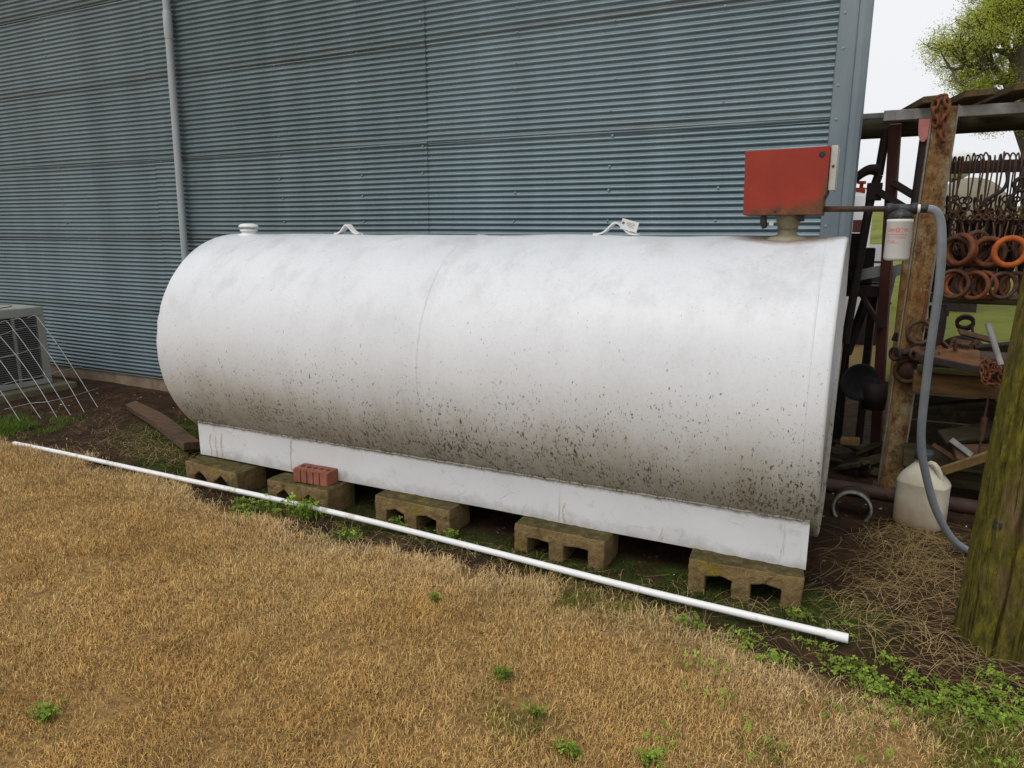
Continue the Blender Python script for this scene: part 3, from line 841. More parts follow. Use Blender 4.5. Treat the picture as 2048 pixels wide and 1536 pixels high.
# ================================================================== cinder blocks and brick
def make_block(arch):
    X = [0, .061, .110, .158, .223, .275, .327, .396]; Z = [0, .030, .138, .193]
    hole = lambda i, k: k == 1 and i in (1, 2, 4, 5)
    bm = bmesh.new(); vmap = {}
    def V(x, y, z):
        key = (x, y, z)
        if key not in vmap:
            zz = z
            if z == .138:
                zz += .016*arch if x in (.110, .275) else (-.022*arch if x in (.061, .158, .223, .327) else 0)
            vmap[key] = bm.verts.new((x-.198, y, zz))
        return vmap[key]
    for i in range(7):
        for k in range(3):
            if hole(i, k): continue
            a, b, c, d = X[i], X[i+1], Z[k], Z[k+1]
            bm.faces.new((V(a, 0, c), V(b, 0, c), V(b, 0, d), V(a, 0, d)))
            bm.faces.new((V(a, .193, c), V(a, .193, d), V(b, .193, d), V(b, .193, c)))
            for (di, dk, p, q) in ((-1, 0, (a, c), (a, d)), (1, 0, (b, d), (b, c)), (0, -1, (b, c), (a, c)), (0, 1, (a, d), (b, d))):
                ni, nk = i+di, k+dk
                if not (0 <= ni < 7 and 0 <= nk < 3) or hole(ni, nk):
                    bm.faces.new((V(p[0], 0, p[1]), V(p[0], .193, p[1]), V(q[0], .193, q[1]), V(q[0], 0, q[1])))
    bmesh.ops.recalc_face_normals(bm, faces=bm.faces)
    sharp = [e for e in bm.edges if e.calc_face_angle(0) > .5]
    bmesh.ops.bevel(bm, geom=sharp, offset=.0055, segments=2, affect='EDGES', profile=.5)
    bmesh.ops.subdivide_edges(bm, edges=bm.edges, cuts=3, use_grid_fill=True)
    return bm
def rough_mesh(bm, name, amp, seed, scale=30):
    c = np.array([tuple(v.co) for v in bm.verts])
    n1 = fbm(c[:, 0]*scale+seed*7.1+c[:, 1]*11, c[:, 2]*scale+c[:, 1]*scale*.7+seed, seed)-.5
    n2 = fbm(c[:, 0]*scale*.4+seed*3.3, c[:, 1]*scale*.4+c[:, 2]*9+seed, seed+40)-.5
    dsp = n1*amp*1.2+n2*amp*1.6
    for v, k in zip(list(bm.verts), dsp): v.co = v.co + v.normal*float(k)
    me = bpy.data.meshes.new(name); bm.to_mesh(me); bm.free()
    return me
blk = [(-2.986, 2.500, .104, -4, 2, 'mossy concrete block under the far left end of tank skirt'),
       (-2.385, 2.490, .106, -2, -4, 'yellow-stained concrete block carrying the red brick'),
       (-1.745, 2.520, .1155, 1, 3, 'dark concrete block between the brick one and middle of skirt'),
       (-1.030, 2.518, .1165, 0, 2, 'mossy concrete block second from right end of tank skirt'),
       (-.300, 2.520, .1170, 5, 1, 'brown concrete block under the right end of tank skirt')]
for i, (x, y, zt, rz, ry, lab) in enumerate(blk):
    me_ = rough_mesh(make_block((1.0, .9, .35, .15, .3)[i]), 'concrete_block', .006, i*5+2, 55)
    me_.materials.append(M['block'])
    o = bpy.data.objects.new('concrete_block', me_); COL.objects.link(o)
    o.location = (x, y, zt-.196); o.rotation_euler = (0, R(ry*.35), R(rz*.8))
    tag(o, lab, 'concrete block', 'concrete blocks propping the tank')
# cored brick on the second block
bk = thing('clay_brick', (-2.325, 2.560, .107), 'red cored clay brick sitting on a mossy block', 'brick')
bk.rotation_euler = (0, R(1), R(4))
bm = bmesh.new(); bmesh.ops.create_cube(bm, size=1)
for v in bm.verts: v.co = Vector((v.co.x*.20, v.co.y*.09, v.co.z*.068+.034))
bmesh.ops.bevel(bm, geom=list(bm.edges), offset=.003, segments=2, affect='EDGES')
bmesh.ops.subdivide_edges(bm, edges=bm.edges, cuts=2, use_grid_fill=True)
me_ = rough_mesh(bm, 'brick_body', .0025, 3, 60); me_.materials.append(M['brick'])
o = bpy.data.objects.new('brick_body', me_); COL.objects.link(o); o.parent = bk
for i in range(5):
    x = -.073+i*.0365
    mb = MB(); mb.lathe([(0, .0006), (.0115, .0006), (.0118, -.002)], 14, 'z', (x, 0, .0695), False)
    me_ = mb.mesh('core_hole'); me_.materials.append(M['pipe_rust']); o = bpy.data.objects.new('core_hole', me_); COL.objects.link(o); o.parent = bk
for i in range(4):
    x = -.055+i*.0365
    mb = MB(); mb.box((x-.0018, -.0472, .004), (x+.0018, -.0445, .064)); me_ = mb.mesh('scored_groove'); me_.materials.append(M['pipe_rust'])
    o = bpy.data.objects.new('scored_groove', me_); COL.objects.link(o); o.parent = bk

# ================================================================== PVC pipe on the ground
pp = thing('pvc_pipe', (-2.3, 2.41, 0), 'long white plastic pipe lying along the lawn edge', 'pipe')
pts = [(-4.66, 2.470, .012), (-4.2, 2.467, .018), (-3.4, 2.452, .024), (-2.6, 2.437, .032), (-2.0, 2.419, .036), (-1.3, 2.385, .034), (-.6, 2.343, .034), (-.02, 2.326, .036), (.035, 2.3245, .036)]
MB().tube(smooth_path(pts, 4), .0128, 16).build('tube', M['pvc'], pp)
MB().tube([(-.012, 2.326, .036), (-.008, 2.326, .036), (.030, 2.3247, .036), (.052, 2.324, .036), (.054, 2.324, .036)], [.013, .0158, .0158, .0158, .0148], 18).build('coupling', M['pvc'], pp)
MB().tube([(.0535, 2.324, .036), (.0548, 2.324, .036)], .0124, 16).build('bore', M['black'], pp)

# ================================================================== AC unit, pad, wire panel, loose board
single(MB().cbox((-6.95, 2.86, -.06), (-5.93, 3.70, .055), .008), 'concrete_pad', M['pad'], 'mossy concrete pad under the air conditioner', 'pad')
ac = thing('air_conditioner', (-6.45, 3.2, .055), 'grey outdoor air conditioning unit on concrete pad', 'air conditioner')
ax0, ax1, ay0, ay1, az0, az1 = -6.83, -6.055, 2.84, 3.575, .06, .700
MB().box((ax0+.03, ay0+.03, az0+.01), (ax1-.03, ay1-.03, az1-.02)).build('coil', M['ac_fin'], ac)
mb = MB()
mb.cbox((ax0, ay0, az1-.075), (ax1, ay1, az1), .01); mb.build('top_cover', M['ac'], ac)
mb = MB(); mb.cbox((ax0, ay0, az0), (ax1, ay1, az0+.045), .006); mb.build('base_pan', M['ac'], ac)
for (x, y) in ((ax1, ay1), (ax1, ay0), (ax0, ay1), (ax0, ay0)):
    mb = MB(); sx = -1 if x == ax1 else 1; sy = -1 if y == ay1 else 1
    mb.cbox((min(x, x+sx*.06), min(y, y+sy*.06), az0+.046), (max(x, x+sx*.06), max(y, y+sy*.06), az1-.076), .004)
    mb.build('corner_post', M['ac'], ac)
for yy in (3.33, 3.10):
    MB().cbox((ax1-.014, yy-.012, az0+.046), (ax1-.004, yy+.012, az1-.076), .002).build('guard_upright', M['ac'], ac)
for k in range(30):
    z = az0+.060+k*.0168
    if z > az1-.09: break
    mb = MB(); mb.cbox((ax1-.012, ay0+.061, z), (ax1-.002, ay1-.061, z+.0055), .001)
    mb.cbox((ax0+.061, ay0+.002, z), (ax1-.061, ay0+.012, z+.0055), .001); mb.build('guard_bar', M['ac_bar'], ac)
MB().lathe([(.10, 0), (.29, 0), (.30, .006), (.30, .012)], 32, 'z', ((ax0+ax1)/2, (ay0+ay1)/2, az1-.006)).build('fan_grille', M['ac_fin'], ac)

wp = thing('wire_panel', (-5.3, 3.1, 0), 'bent wire fence panel leaning against the air conditioner', 'wire panel')
btm = [(-5.17, 2.80), (-5.14, 2.92), (-5.06, 2.985), (-5.05, 3.075), (-5.045, 3.175), (-5.10, 3.315)]
topp = [(-5.90, 2.86, .50), (-5.93, 2.99, .56), (-5.92, 3.11, .585), (-5.93, 3.215, .612), (-5.96, 3.345, .625), (-5.97, 3.46, .628)]
rows = {}
for i, ((bx, by), tp) in enumerate(zip(btm, topp)):
    a = Vector((bx, by, .005)); d = Vector(tp)
    P = []
    for k in range(9):
        u = k/8
        q = a.lerp(d, u); q.z += .05*math.sin(math.pi*u)*.9 + .01*math.sin(i*3.1+u*5)
        P.append(q)
    P.append(d + Vector((-.035, -.010, .006))); P.append(d + Vector((-.066, -.03, -.012)))
    MB().tube(smooth_path(P, 3), .0026, 6).build('wire', M['wire'], wp)
    for r_, u in enumerate((.14, .36, .62, .88)):
        q = a.lerp(d, u); q.z += .05*math.sin(math.pi*u)*.9 + .0035
        rows.setdefault(r_, []).append(q)
for r_, P in rows.items():
    e0 = P[0]+(P[0]-P[1])*.35; e1 = P[-1]+(P[-1]-P[-2])*.75
    MB().tube(smooth_path([e0]+P+[e1], 4), .0026, 6).build('wire', M['wire'], wp)

mb = MB(); n = 14; vs = []; fs = []
A, B = Vector((-4.83, 3.40, .035)), Vector((-3.53, 2.845, .035)); dr = (B-A).normalized(); sd_ = Vector((-dr.y, dr.x, 0))
for k in range(n+1):
    u = k/n; c = A.lerp(B, u); c.z += .035*math.sin(math.pi*u)**2*.6 + .012*u
    tw = .35*(1-u)-.1; s2 = sd_*math.cos(tw)+Vector((0, 0, 1))*math.sin(tw); up = Vector((0, 0, 1))*math.cos(tw)-sd_*math.sin(tw)
    w = .050*(.75+.25*min(1, u*3)); t_ = .024
    vs += [c-s2*w-up*t_, c+s2*w-up*t_, c+s2*w+up*t_, c-s2*w+up*t_]
for k in range(n):
    for a in range(4):
        b = (a+1) % 4; fs.append((4*k+a, 4*k+b, 4*k+4+b, 4*k+4+a))
fs += [(0, 1, 2, 3), (4*n+3, 4*n+2, 4*n+1, 4*n)]
mb.add(vs, fs); ob = single(mb, 'loose_board', M['wood_old'], 'warped brown board lying on dirt beside the tank', 'board')
bv = ob.modifiers.new('edge', 'BEVEL'); bv.width = .004; bv.segments = 2; bv.limit_method = 'ANGLE'

# ================================================================== wooden post, right foreground
mb = MB(); pts = []; rad = []
nn = 60; ring = 180; vs = []; fs = []
for k in range(nn+1):
    z = -.3 + 2.9*k/nn
    cx = .372+.128 + .036*z*1.02; cy = 2.60+.01*z
    ta = 2*math.pi*np.arange(ring)/ring
    rr_ = .126+.006*np.sin(3*ta+1)+.0045*np.sin(7*ta+z*.7)-.003*z
    rr_ += .010*(vnoise(np.cos(ta)*3+9, np.sin(ta)*3+z*.8, 4)-.5)+.0045*(vnoise(ta*14, np.full(ring, z*2.2), 8)-.5)+.003*(vnoise(ta*34, np.full(ring, z*5), 12)-.5)
    # drying checks running down the near faces
    for (tc, wd, dp, zz0, zz1) in ((4.42+.05*math.sin(z*2.3)+.02*math.sin(z*9), .030, .030, -1, 3), (4.86+.05*math.sin(z*1.7+2)+.015*math.sin(z*11), .024, .020, -1, .9), (3.85+.03*math.sin(z*3), .022, .016, .3, 3), (5.25+.04*math.sin(z*2.1), .022, .018, -1, 3), (4.62+.03*math.sin(z*4), .016, .012, .5, 1.4)):
        if zz0 < z < zz1:
            dd = np.abs((ta-tc+math.pi) % (2*math.pi)-math.pi); rr_ -= dp*np.clip(1-dd/wd, 0, 1)
    for a in range(ring): vs.append((cx+rr_[a]*math.cos(ta[a]), cy+rr_[a]*math.sin(ta[a]), z))
for k in range(nn):
    for a in range(ring):
        fs.append((k*ring+a, k*ring+(a+1) % ring, (k+1)*ring+(a+1) % ring, (k+1)*ring+a))
mb.add(vs, fs, True); mb.add([vs[i] for i in range(nn*ring, nn*ring+ring)], [list(range(ring))])
post = thing('wooden_post', (.50, 2.60, 0), 'thick round timber post green with algae in right foreground', 'post')
mb.build('trunk', M['post'], post)
for (t, z, s) in ((3.95, .42, 1.0), (4.5, .70, .45), (4.75, .25, .5), (4.3, 1.02, .5)):
    cxx = .50+.0367*z; r_ = .1175
    Mx = Matrix.Translation((cxx+r_*math.cos(t), 2.60+.01*z+r_*math.sin(t), z)) @ Matrix.Rotation(t-math.pi/2+math.pi/2, 4, 'Z')
    mk = MB(); mk.lathe([(0, .006), (.010*s, .007), (.016*s, .005), (.020*s, -.004)], 14, 'x', (0, 0, 0), True, Mx @ Matrix.Diagonal((1, 1, 1.3, 1)))
    mk.build('knot', M['black'], post)

# ================================================================== rack of scrap beside the building
rack = thing('scrap_rack', (.4, 4.4, 0), 'timber and steel scrap rack standing beside the metal building', 'rack')
# heavy log beam across the back
mb = MB(); mb.tube([(-.55, 4.62, 1.86), (0, 4.62, 1.865), (.6, 4.62, 1.875), (1.3, 4.62, 1.88), (2.2, 4.62, 1.88)], [.050, .052, .056, .058, .058], 18)
mb.build('log_beam', M['log'], rack)
# weathered channel along the front top
mb = MB(); mb.cbox((.0, 4.17, 1.845), (2.2, 4.24, 1.895), .004); mb.build('top_channel', M['channel'], rack)
mb = MB(); mb.cbox((-.16, 4.66, 1.925), (2.2, 4.76, 1.955), .004); mb.build('back_rail', M['channel'], rack)
# roof planks laid front to back, stepping up to the right
for i, (x0, x1, z0, sk) in enumerate([(.160, .262, 1.905, -.105), (.330, .455, 1.920, -.11), (.520, .66, 1.935, -.11), (.72, .86, 1.94, -.10), (.92, 1.06, 1.94, -.10), (1.12, 1.27, 1.94, -.10)]):
    mb = MB(); th = .032
    vs = [(x0, 4.10, z0), (x1, 4.10, z0+.004), (x1, 4.10, z0+.004+th), (x0, 4.10, z0+th), (x0+sk, 4.60, z0+.006), (x1+sk, 4.60, z0+.006), (x1+sk, 4.60, z0+th+.006), (x0+sk, 4.60, z0+th+.006)]
    mb.add(vs, [(0, 1, 2, 3), (7, 6, 5, 4), (0, 4, 5, 1), (1, 5, 6, 2), (2, 6, 7, 3), (3, 7, 4, 0)])
    o = mb.build('roof_plank', M['plank'], rack); bv = o.modifiers.new('edge', 'BEVEL'); bv.width = .003
# red primed square post
mb = MB(); bar(mb, (.145, 4.72, -.05), (.058, 4.30, 1.845), .052, .052, 0); mb.build('red_post', M['redpost'], rack)
# pair of diagonal braces between the posts
for (a, b) in (((.075, 4.30, 1.555), (.235, 4.34, 1.455)), ((.01, 4.32, 1.515), (.225, 4.36, 1.38))):
    mb = MB(); bar(mb, a, b, .030, .034, 0); mb.build('diagonal_brace', M['darksteel'], rack)
# hook rail, lower rail, shelf beams
mb = MB(); mb.cbox((.27, 4.185, 1.585), (2.1, 4.225, 1.642), .004); mb.build('hook_rail', M['darksteel'], rack)
mb = MB(); mb.cbox((.25, 4.19, .958), (2.1, 4.27, 1.003), .006); mb.build('lower_rail', M['greenwood'], rack)
mb = MB(); mb.cbox((.245, 3.84, .555), (1.6, 3.92, .655), .008); mb.build('shelf_beam', M['shelf'], rack)
mb = MB(); mb.cbox((.255, 3.80, .662), (1.6, 3.88, .690), .006); mb.build('shelf_edge', M['greenwood'], rack)
for i in range(5):
    mb = MB(); y0 = 3.89+i*.15; mb.cbox((.275, y0, .640+.003*(i % 2)), (1.7, y0+.142, .668+.003*(i % 2)), .004); mb.build('shelf_board', M['wood_old'], rack)
for i in range(4):  # added dark backing, put in to keep the rack's interior dark
    mb = MB(); z0 = .05+.16*i; mb.cbox((.20, 4.80, z0), (2.2, 4.83, z0+.15), .004); mb.build('dark_backing', M['log'], rack)
mb = MB(); mb.cbox((-.40, 4.55, .945), (.10, 4.66, 1.01), .005); mb.build('side_ledge', M['darksteel'], rack)
for (x, y) in ((1.25, 4.6), (1.45, 3.9)):
    mb = MB(); mb.tube([(x, y, -.1), (x+.02, y, .9), (x+.01, y, 1.83)], [.06, .057, .055], 14); mb.build('rear_post', M['log'], rack)
# loose steel trestle left of the rack
tr = thing('steel_trestle', (-.02, 4.9, 0), 'dark crossed steel trestle just right of the tank end', 'trestle')
for (a, b, w) in (((-.11, 4.55, 1.10), (.10, 4.50, .78), .032), ((.03, 4.85, 1.00), (-.07, 4.95, .55), .05), ((.05, 4.90, .98), (.045, 4.88, .40), .045),
                  ((-.075, 4.75, 1.0), (-.09, 4.75, .0), .03), ((-.07, 4.95, .62), (-.065, 4.95, -.02), .05), ((.05, 4.88, .42), (.05, 4.9, -.02), .045), ((.02, 4.86, .98), (.14, 4.9, .88), .03)):
    mb = MB(); bar(mb, a, b, w, w*.7); mb.build('strut', M['darksteel'], tr)
mb = MB(); bar(mb, (-.12, 4.78, .99), (.12, 4.80, .99), .05, .05); mb.build('cross_bar', M['darksteel'], tr)

# rusty channel posts with yellow paint
sp = thing('steel_post', (.20, 4.07, 0), 'rusty yellow-painted steel channel post with chain at its top', 'post')
def channel_post(name, a, b, w, fl, mat, parent, roll=0):
    L = (Vector(b)-Vector(a)).length; Mx = along(a, b, roll); mb = MB()
    poly = [(-w/2, 0), (w/2, 0), (w/2, fl), (w/2-.008, fl), (w/2-.008, .008), (-w/2+.008, .008), (-w/2+.008, fl), (-w/2, fl)]
    mb.prism(poly, 0, L, 'z', Mx); return mb.build(name, mat, parent)
qa = (Vector((.249, 3.99, 1.885))-Vector((.205, 4.07, 0)))
mb = MB(); bar(mb, (.2045, 4.07, .0), (.252, 4.00, 1.872), .103, .055, 0, .006); body = mb.build('channel', M['rustpost'], sp)
for sx in (-1, 1):
    mb = MB(); bar(mb, (.2045+sx*.0505, 4.041, .01), (.252+sx*.0505, 3.971, 1.871), .004, .007, 0, .001); mb.build('flange_edge', M['channel'], sp)
mb = MB(); mb.cbox((.13, 4.02, -.03), (.30, 4.14, .004), .004); mb.build('base_plate', M['iron'], sp)
MB().lathe([(0, -.006), (.008, -.006), (.009, .0)], 12, 'y', (.238, 3.985, 1.50), False).build('bolt', M['iron'], sp)
sp2 = thing('steel_tube', (.17, 4.25, 0), 'rusty tube with cut open end standing behind the yellow post', 'tube')
mb = MB(); mb.tube([(.195, 4.22, -.02), (.187, 4.20, 1.44)], .036, 16); mb.build('lower_tube', M['rustpost'], sp2)
mb = MB(); mb.tube([(.187, 4.20, 1.44), (.195, 4.19, 1.80)], .026, 16, False); mb.build('upper_tube', M['darksteel'], sp2)
# bevel-cut lip showing pinkish inside
mb = MB(); vs = []; fs = []
for k in range(13):
    t = math.pi*k/12; x = .182-.026*math.cos(t); z = 1.84-.105*math.sin(t)**.7
    vs += [(x, 4.150, z), (x, 4.150, 1.842)]
for k in range(12): fs.append((2*k, 2*k+2, 2*k+3, 2*k+1))
mb.add(vs, fs); mb.add([(v[0], v[1]+.008, v[2]) for v in vs], [f[::-1] for f in fs])
mb.build('cut_lip', M['tin_pink'], sp2)

def chain(name, pts, label, r=.012, wire=.0045, mat='iron', cat='chain'):
    P = smooth_path(pts, 24); t = thing(name, pts[-1], label, cat)
    d = 0; last = None; k = 0
    for i in range(1, len(P)):
        d += (P[i]-P[i-1]).length
        if last is None or d-last > r*1.9:
            last = d; dr = (P[i]-P[i-1]).normalized()
            q = dr.to_track_quat('Z', 'Y').to_matrix().to_4x4()
            Mx = Matrix.Translation(P[i]) @ q @ Matrix.Rotation(math.pi/2*(k % 2)+.5, 4, 'Z') @ Matrix.Diagonal((.72, 1, 1.25, 1))
            MB().torus(r, wire, 12, 6, Mx).build('link', M[mat], t); k += 1
    return t
chain('post_chain', [(.215, 3.945, 1.80), (.205, 3.94, 1.86), (.215, 3.945, 1.895), (.235, 3.95, 1.900), (.252, 3.945, 1.875), (.250, 3.945, 1.82), (.240, 3.945, 1.77), (.252, 3.945, 1.725)],
      'orange rusty chain looped over the yellow post top', .019, .0085, 'orange2')
def ring_obj(loc, Rr, r, mat, label, rot=(0, 0, 0), group=None, name='iron_ring'):
    mb = MB(); mb.torus(Rr, r, 30, 10); me_ = mb.mesh(name); me_.materials.append(M[mat])
    o = bpy.data.objects.new(name, me_); COL.objects.link(o); o.location = loc; o.rotation_euler = rot
    return tag(o, label, 'ring', group)
ring_obj((.258, 3.99, .828), .054, .0105, 'iron', 'dark iron ring hanging halfway up the yellow post', (0, 0, .1))
ring_obj((.225, 3.985, .635), .056, .012, 'iron', 'dark iron ring rimming a round cap on yellow post', (0, 0, .1))
single(MB().lathe([(0, -.014), (.045, -.012), (.049, 0), (.049, .012)], 24, 'y', (.225, 3.995, .635)), 'round_cap', M['iron'], 'dark pitted round cap inside ring on yellow post', 'cap')
single(MB().tube(smooth_path([(.262, 3.975, .885), (.268, 3.97, .98), (.262, 3.97, 1.03)]), .007, 8), 'ring_hook', M['orange2'], 'rusty rod hook holding the ring on yellow post', 'hook')

# curved plough shank
mb = MB()
P = [(.02, 4.36, 1.83), (.005, 4.36, 1.60), (-.02, 4.36, 1.50), (-.045, 4.36, 1.15), (-.075, 4.36, .70)]
for a, b in zip(P[:-1], P[1:]): mb.tube(smooth_path([a, b], 4), .022, 10)
arc = [(-.005, 4.34, 1.625), (-.045, 4.33, 1.625), (-.090, 4.33, 1.595), (-.122, 4.33, 1.545), (-.137, 4.33, 1.490), (-.128, 4.33, 1.462)]
mb.tube(smooth_path(arc, 5), [.030-.018*min(1, i/20) for i in range(len(smooth_path(arc, 5)))], 10)
mb.cbox((-.045, 4.33, 1.47), (.03, 4.39, 1.56), .004)
single(mb, 'plow_shank', M['darksteel'], 'dark curved plow shank hooking left toward the building corner', 'plow shank')

# hooks on the rail
def make_hook():
    L = random.uniform(.20, .34)
    P = [(0, -.006, -.052), (0, -.030, -.045), (0, -.034, -.01), (0, -.030, .012), (0, -.010, .026), (0, .012, .018), (0, .020, -.005)]
    return P
rs = random.Random(11)
hook_proto = None
hx = .315; hi = 0
while hx < .74:
    L = rs.uniform(.17, .22); e = rs.uniform(.010, .018)
    lean = rs.uniform(-.014, .014)
    P = [(.004, .030, -.018), (.002, .028, .008), (0, .010, rs.uniform(.024, .042)), (0, -.018, .018), (0, -.030, -.020), (lean*.4, -.030, -L*.5), (lean, -.030, -L)]
    # lower eye / S-bend
    s = rs.choice((-1, 1)); q = lean
    P += [(q+s*.018, -.030, -L-.018), (q+s*.026, -.032, -L-.042), (q+s*.010, -.034, -L-.062), (q-s*.012, -.032, -L-.050), (q-s*.016, -.030, -L-.030)]
    mb = MB(); mb.tube(smooth_path(P, 4), rs.uniform(.0034, .0048), 7)
    me_ = mb.mesh('iron_hook'); me_.materials.append(M['iron'])
    o = bpy.data.objects.new('iron_hook', me_); COL.objects.link(o); o.location = (hx, 4.205, 1.638); o.rotation_euler = (0, 0, rs.uniform(-.5, .5))
    tag(o, 'thin rusty iron hook, '+ORD[min(hi, 27)]+' from left on the rack rail', 'hook', 'iron hooks along the rack rail')
    # the hanger that carries the next piece down
    if hi % 2 == 0:
        L2 = rs.uniform(.10, .16); z0 = 1.638-L-.06
        mb = MB(); mb.torus(.016, .0042, 14, 7, Matrix.Translation((0, 0, -.012))); mb.tube([(0, 0, -.028), (rs.uniform(-.02, .02), 0, -.03-L2)], .0038, 7)
        mb.torus(.013, .0038, 12, 6, Matrix.Translation((0, 0, -.04-L2)))
        me_ = mb.mesh('eye_bolt'); me_.materials.append(M['iron'])
        o = bpy.data.objects.new('eye_bolt', me_); COL.objects.link(o); o.location = (hx, 4.172, z0); o.rotation_euler = (0, 0, rs.uniform(-1, 1))
        tag(o, 'rusty eye bolt hanging under the '+ORD[min(hi, 27)]+' rack hook from left', 'eye bolt', 'eye bolts under the rack hooks')
    hx += rs.uniform(.011, .024); hi += 1
for row in range(2):
    hx = .30
    while hx < .78:
        L = rs.uniform(.10, .17); z0 = 1.47-.115*row+rs.uniform(-.02, .02); y0 = 4.235+.03*row+rs.uniform(-.02, .02)
        sw = rs.uniform(-.03, .03)
        mb = MB(); mb.torus(rs.uniform(.012, .018), .0042, 14, 6, Matrix.Translation((0, 0, -.01)) @ Matrix.Rotation(rs.uniform(0, 3), 4, 'Z'))
        mb.tube(smooth_path([(0, 0, -.024), (sw*.4, 0, -.024-L*.5), (sw, 0, -.024-L), (sw+.014, .004, -.04-L), (sw+.02, .004, -.02-L)], 3), rs.uniform(.0034, .0055), 6)
        me_ = mb.mesh('chain_hook'); me_.materials.append(M[rs.choice(('iron', 'darksteel', 'iron'))])
        o = bpy.data.objects.new('chain_hook', me_); COL.objects.link(o); o.location = (hx, y0, z0); o.rotation_euler = (0, 0, rs.uniform(-1, 1))
        tag(o, 'dark rusty hook tangled in the '+('upper' if row == 0 else 'lower')+' mass of hanging iron', 'hook', 'tangled hooks, '+('upper' if row == 0 else 'lower')+' mass')
        hx += rs.uniform(.016, .032)
# heavier S hooks
single(MB().tube(smooth_path([(.545, 4.16, 1.585), (.55, 4.15, 1.54), (.535, 4.15, 1.50), (.50, 4.15, 1.475), (.475, 4.15, 1.45), (.470, 4.15, 1.425)]), .0085, 9), 's_hook', M['darksteel'], 'heavy dark S hook in middle of the rack rail', 'hook')
single(MB().tube(smooth_path([(.605, 4.15, 1.60), (.600, 4.14, 1.53), (.585, 4.14, 1.49), (.570, 4.14, 1.46), (.575, 4.14, 1.42), (.600, 4.14, 1.41)]), .009, 9).torus(.030, .009, 20, 8, Matrix.Translation((.607, 4.14, 1.525))), 'clevis_hook', M['darksteel'], 'dark clevis hook with round eye at right of rail', 'hook')
# rings in two rows
rr = random.Random(2)
up = [(.385, 1.225, 'orange2'), (.372, 1.215, 'iron'), (.400, 1.220, 'orange2'), (.455, 1.245, 'iron'), (.470, 1.215, 'orange2'), (.462, 1.228, 'iron'), (.505, 1.215, 'orange2'), (.520, 1.205, 'iron'), (.67, 1.23, 'iron'), (.70, 1.22, 'orange2'), (.76, 1.22, 'orange2')]
for i, (x, z, mt) in enumerate(up):
    ring_obj((x, 4.06+.018*i-.09*(i > 5), z), rr.uniform(.058, .068), rr.uniform(.010, .013), mt, {'iron': 'dark brown', 'orange2': 'dull orange', 'orange': 'orange'}[mt]+' ring, '+ORD[sorted(q[0] for q in up).index(x)]+' from left in upper ring row', (rr.uniform(-.1, .1), 0, rr.uniform(-.9, .5)), 'upper row of rusty rings')
ring_obj((.582, 4.03, 1.218), .062, .0135, 'orange', 'bright orange rusted ring facing forward in the rack', (.05, 0, .1))
lo = [(.375, 1.062, 'iron'), (.388, 1.060, 'orange2'), (.402, 1.058, 'orange'), (.450, 1.068, 'iron'), (.462, 1.058, 'orange2'), (.500, 1.060, 'orange2'), (.520, 1.055, 'iron'), (.545, 1.055, 'orange2'), (.575, 1.062, 'iron'), (.625, 1.060, 'iron'), (.69, 1.06, 'orange2')]
for i, (x, z, mt) in enumerate(lo):
    ring_obj((x, 4.05+.016*(i % 4), z), rr.uniform(.054, .064), rr.uniform(.009, .012), mt, {'iron': 'dark brown', 'orange2': 'dull orange', 'orange': 'orange'}[mt]+' ring, '+ORD[sorted(q[0] for q in lo).index(x)]+' from left in lower ring row', (rr.uniform(-.1, .1), 0, rr.uniform(-1.0, .4)), 'lower row of rusty rings')
for i, x in enumerate(np.arange(.36, .72, .031)):
    mb = MB(); L = rr.uniform(.08, .17); mb.tube([(x, 4.15, 1.36-rr.uniform(0, .03)), (x+rr.uniform(-.015, .015), 4.10, 1.29), (x+rr.uniform(-.02, .02), 4.08, 1.29-L*.5)], .0036, 6)
    mb.torus(.012, .0036, 12, 6, Matrix.Translation((x, 4.15, 1.375)))
    single(mb, 'hanger_rod', M['iron'], 'thin rusty hanger rod, '+ORD[i]+' from left above the ring rows', 'rod', 'hanger rods above the rings')
# dark iron pieces hung behind the hooks (double-trees, clevises)
scr = random.Random(21)
for i in range(26):
    x = .30+i*.019; z = scr.uniform(1.30, 1.38) if i % 2 else scr.uniform(1.12, 1.24)
    mb = MB(); bar(mb, (x, 4.30+.02*(i % 3), z+.06), (x+scr.uniform(-.06, .06), 4.32, z-.14), scr.uniform(.035, .055), .02, scr.uniform(0, 1))
    single(mb, 'iron_strap', M['darksteel'], 'dark iron strap, '+ORD[i]+' from left behind the hanging rings', 'strap', 'iron straps behind the rings')
single(MB().tube([(.55, 4.33, 1.335), (.80, 4.30, 1.305)], .014, 10), 'pale_rod', M['channel'], 'pale grey rod lying behind the hooks at right', 'rod')
single(MB().torus(.030, .010, 20, 8, Matrix.Translation((.70, 4.36, 1.40))), 'orange_fitting', M['orange'], 'orange painted ring fitting behind the right hooks', 'fitting')

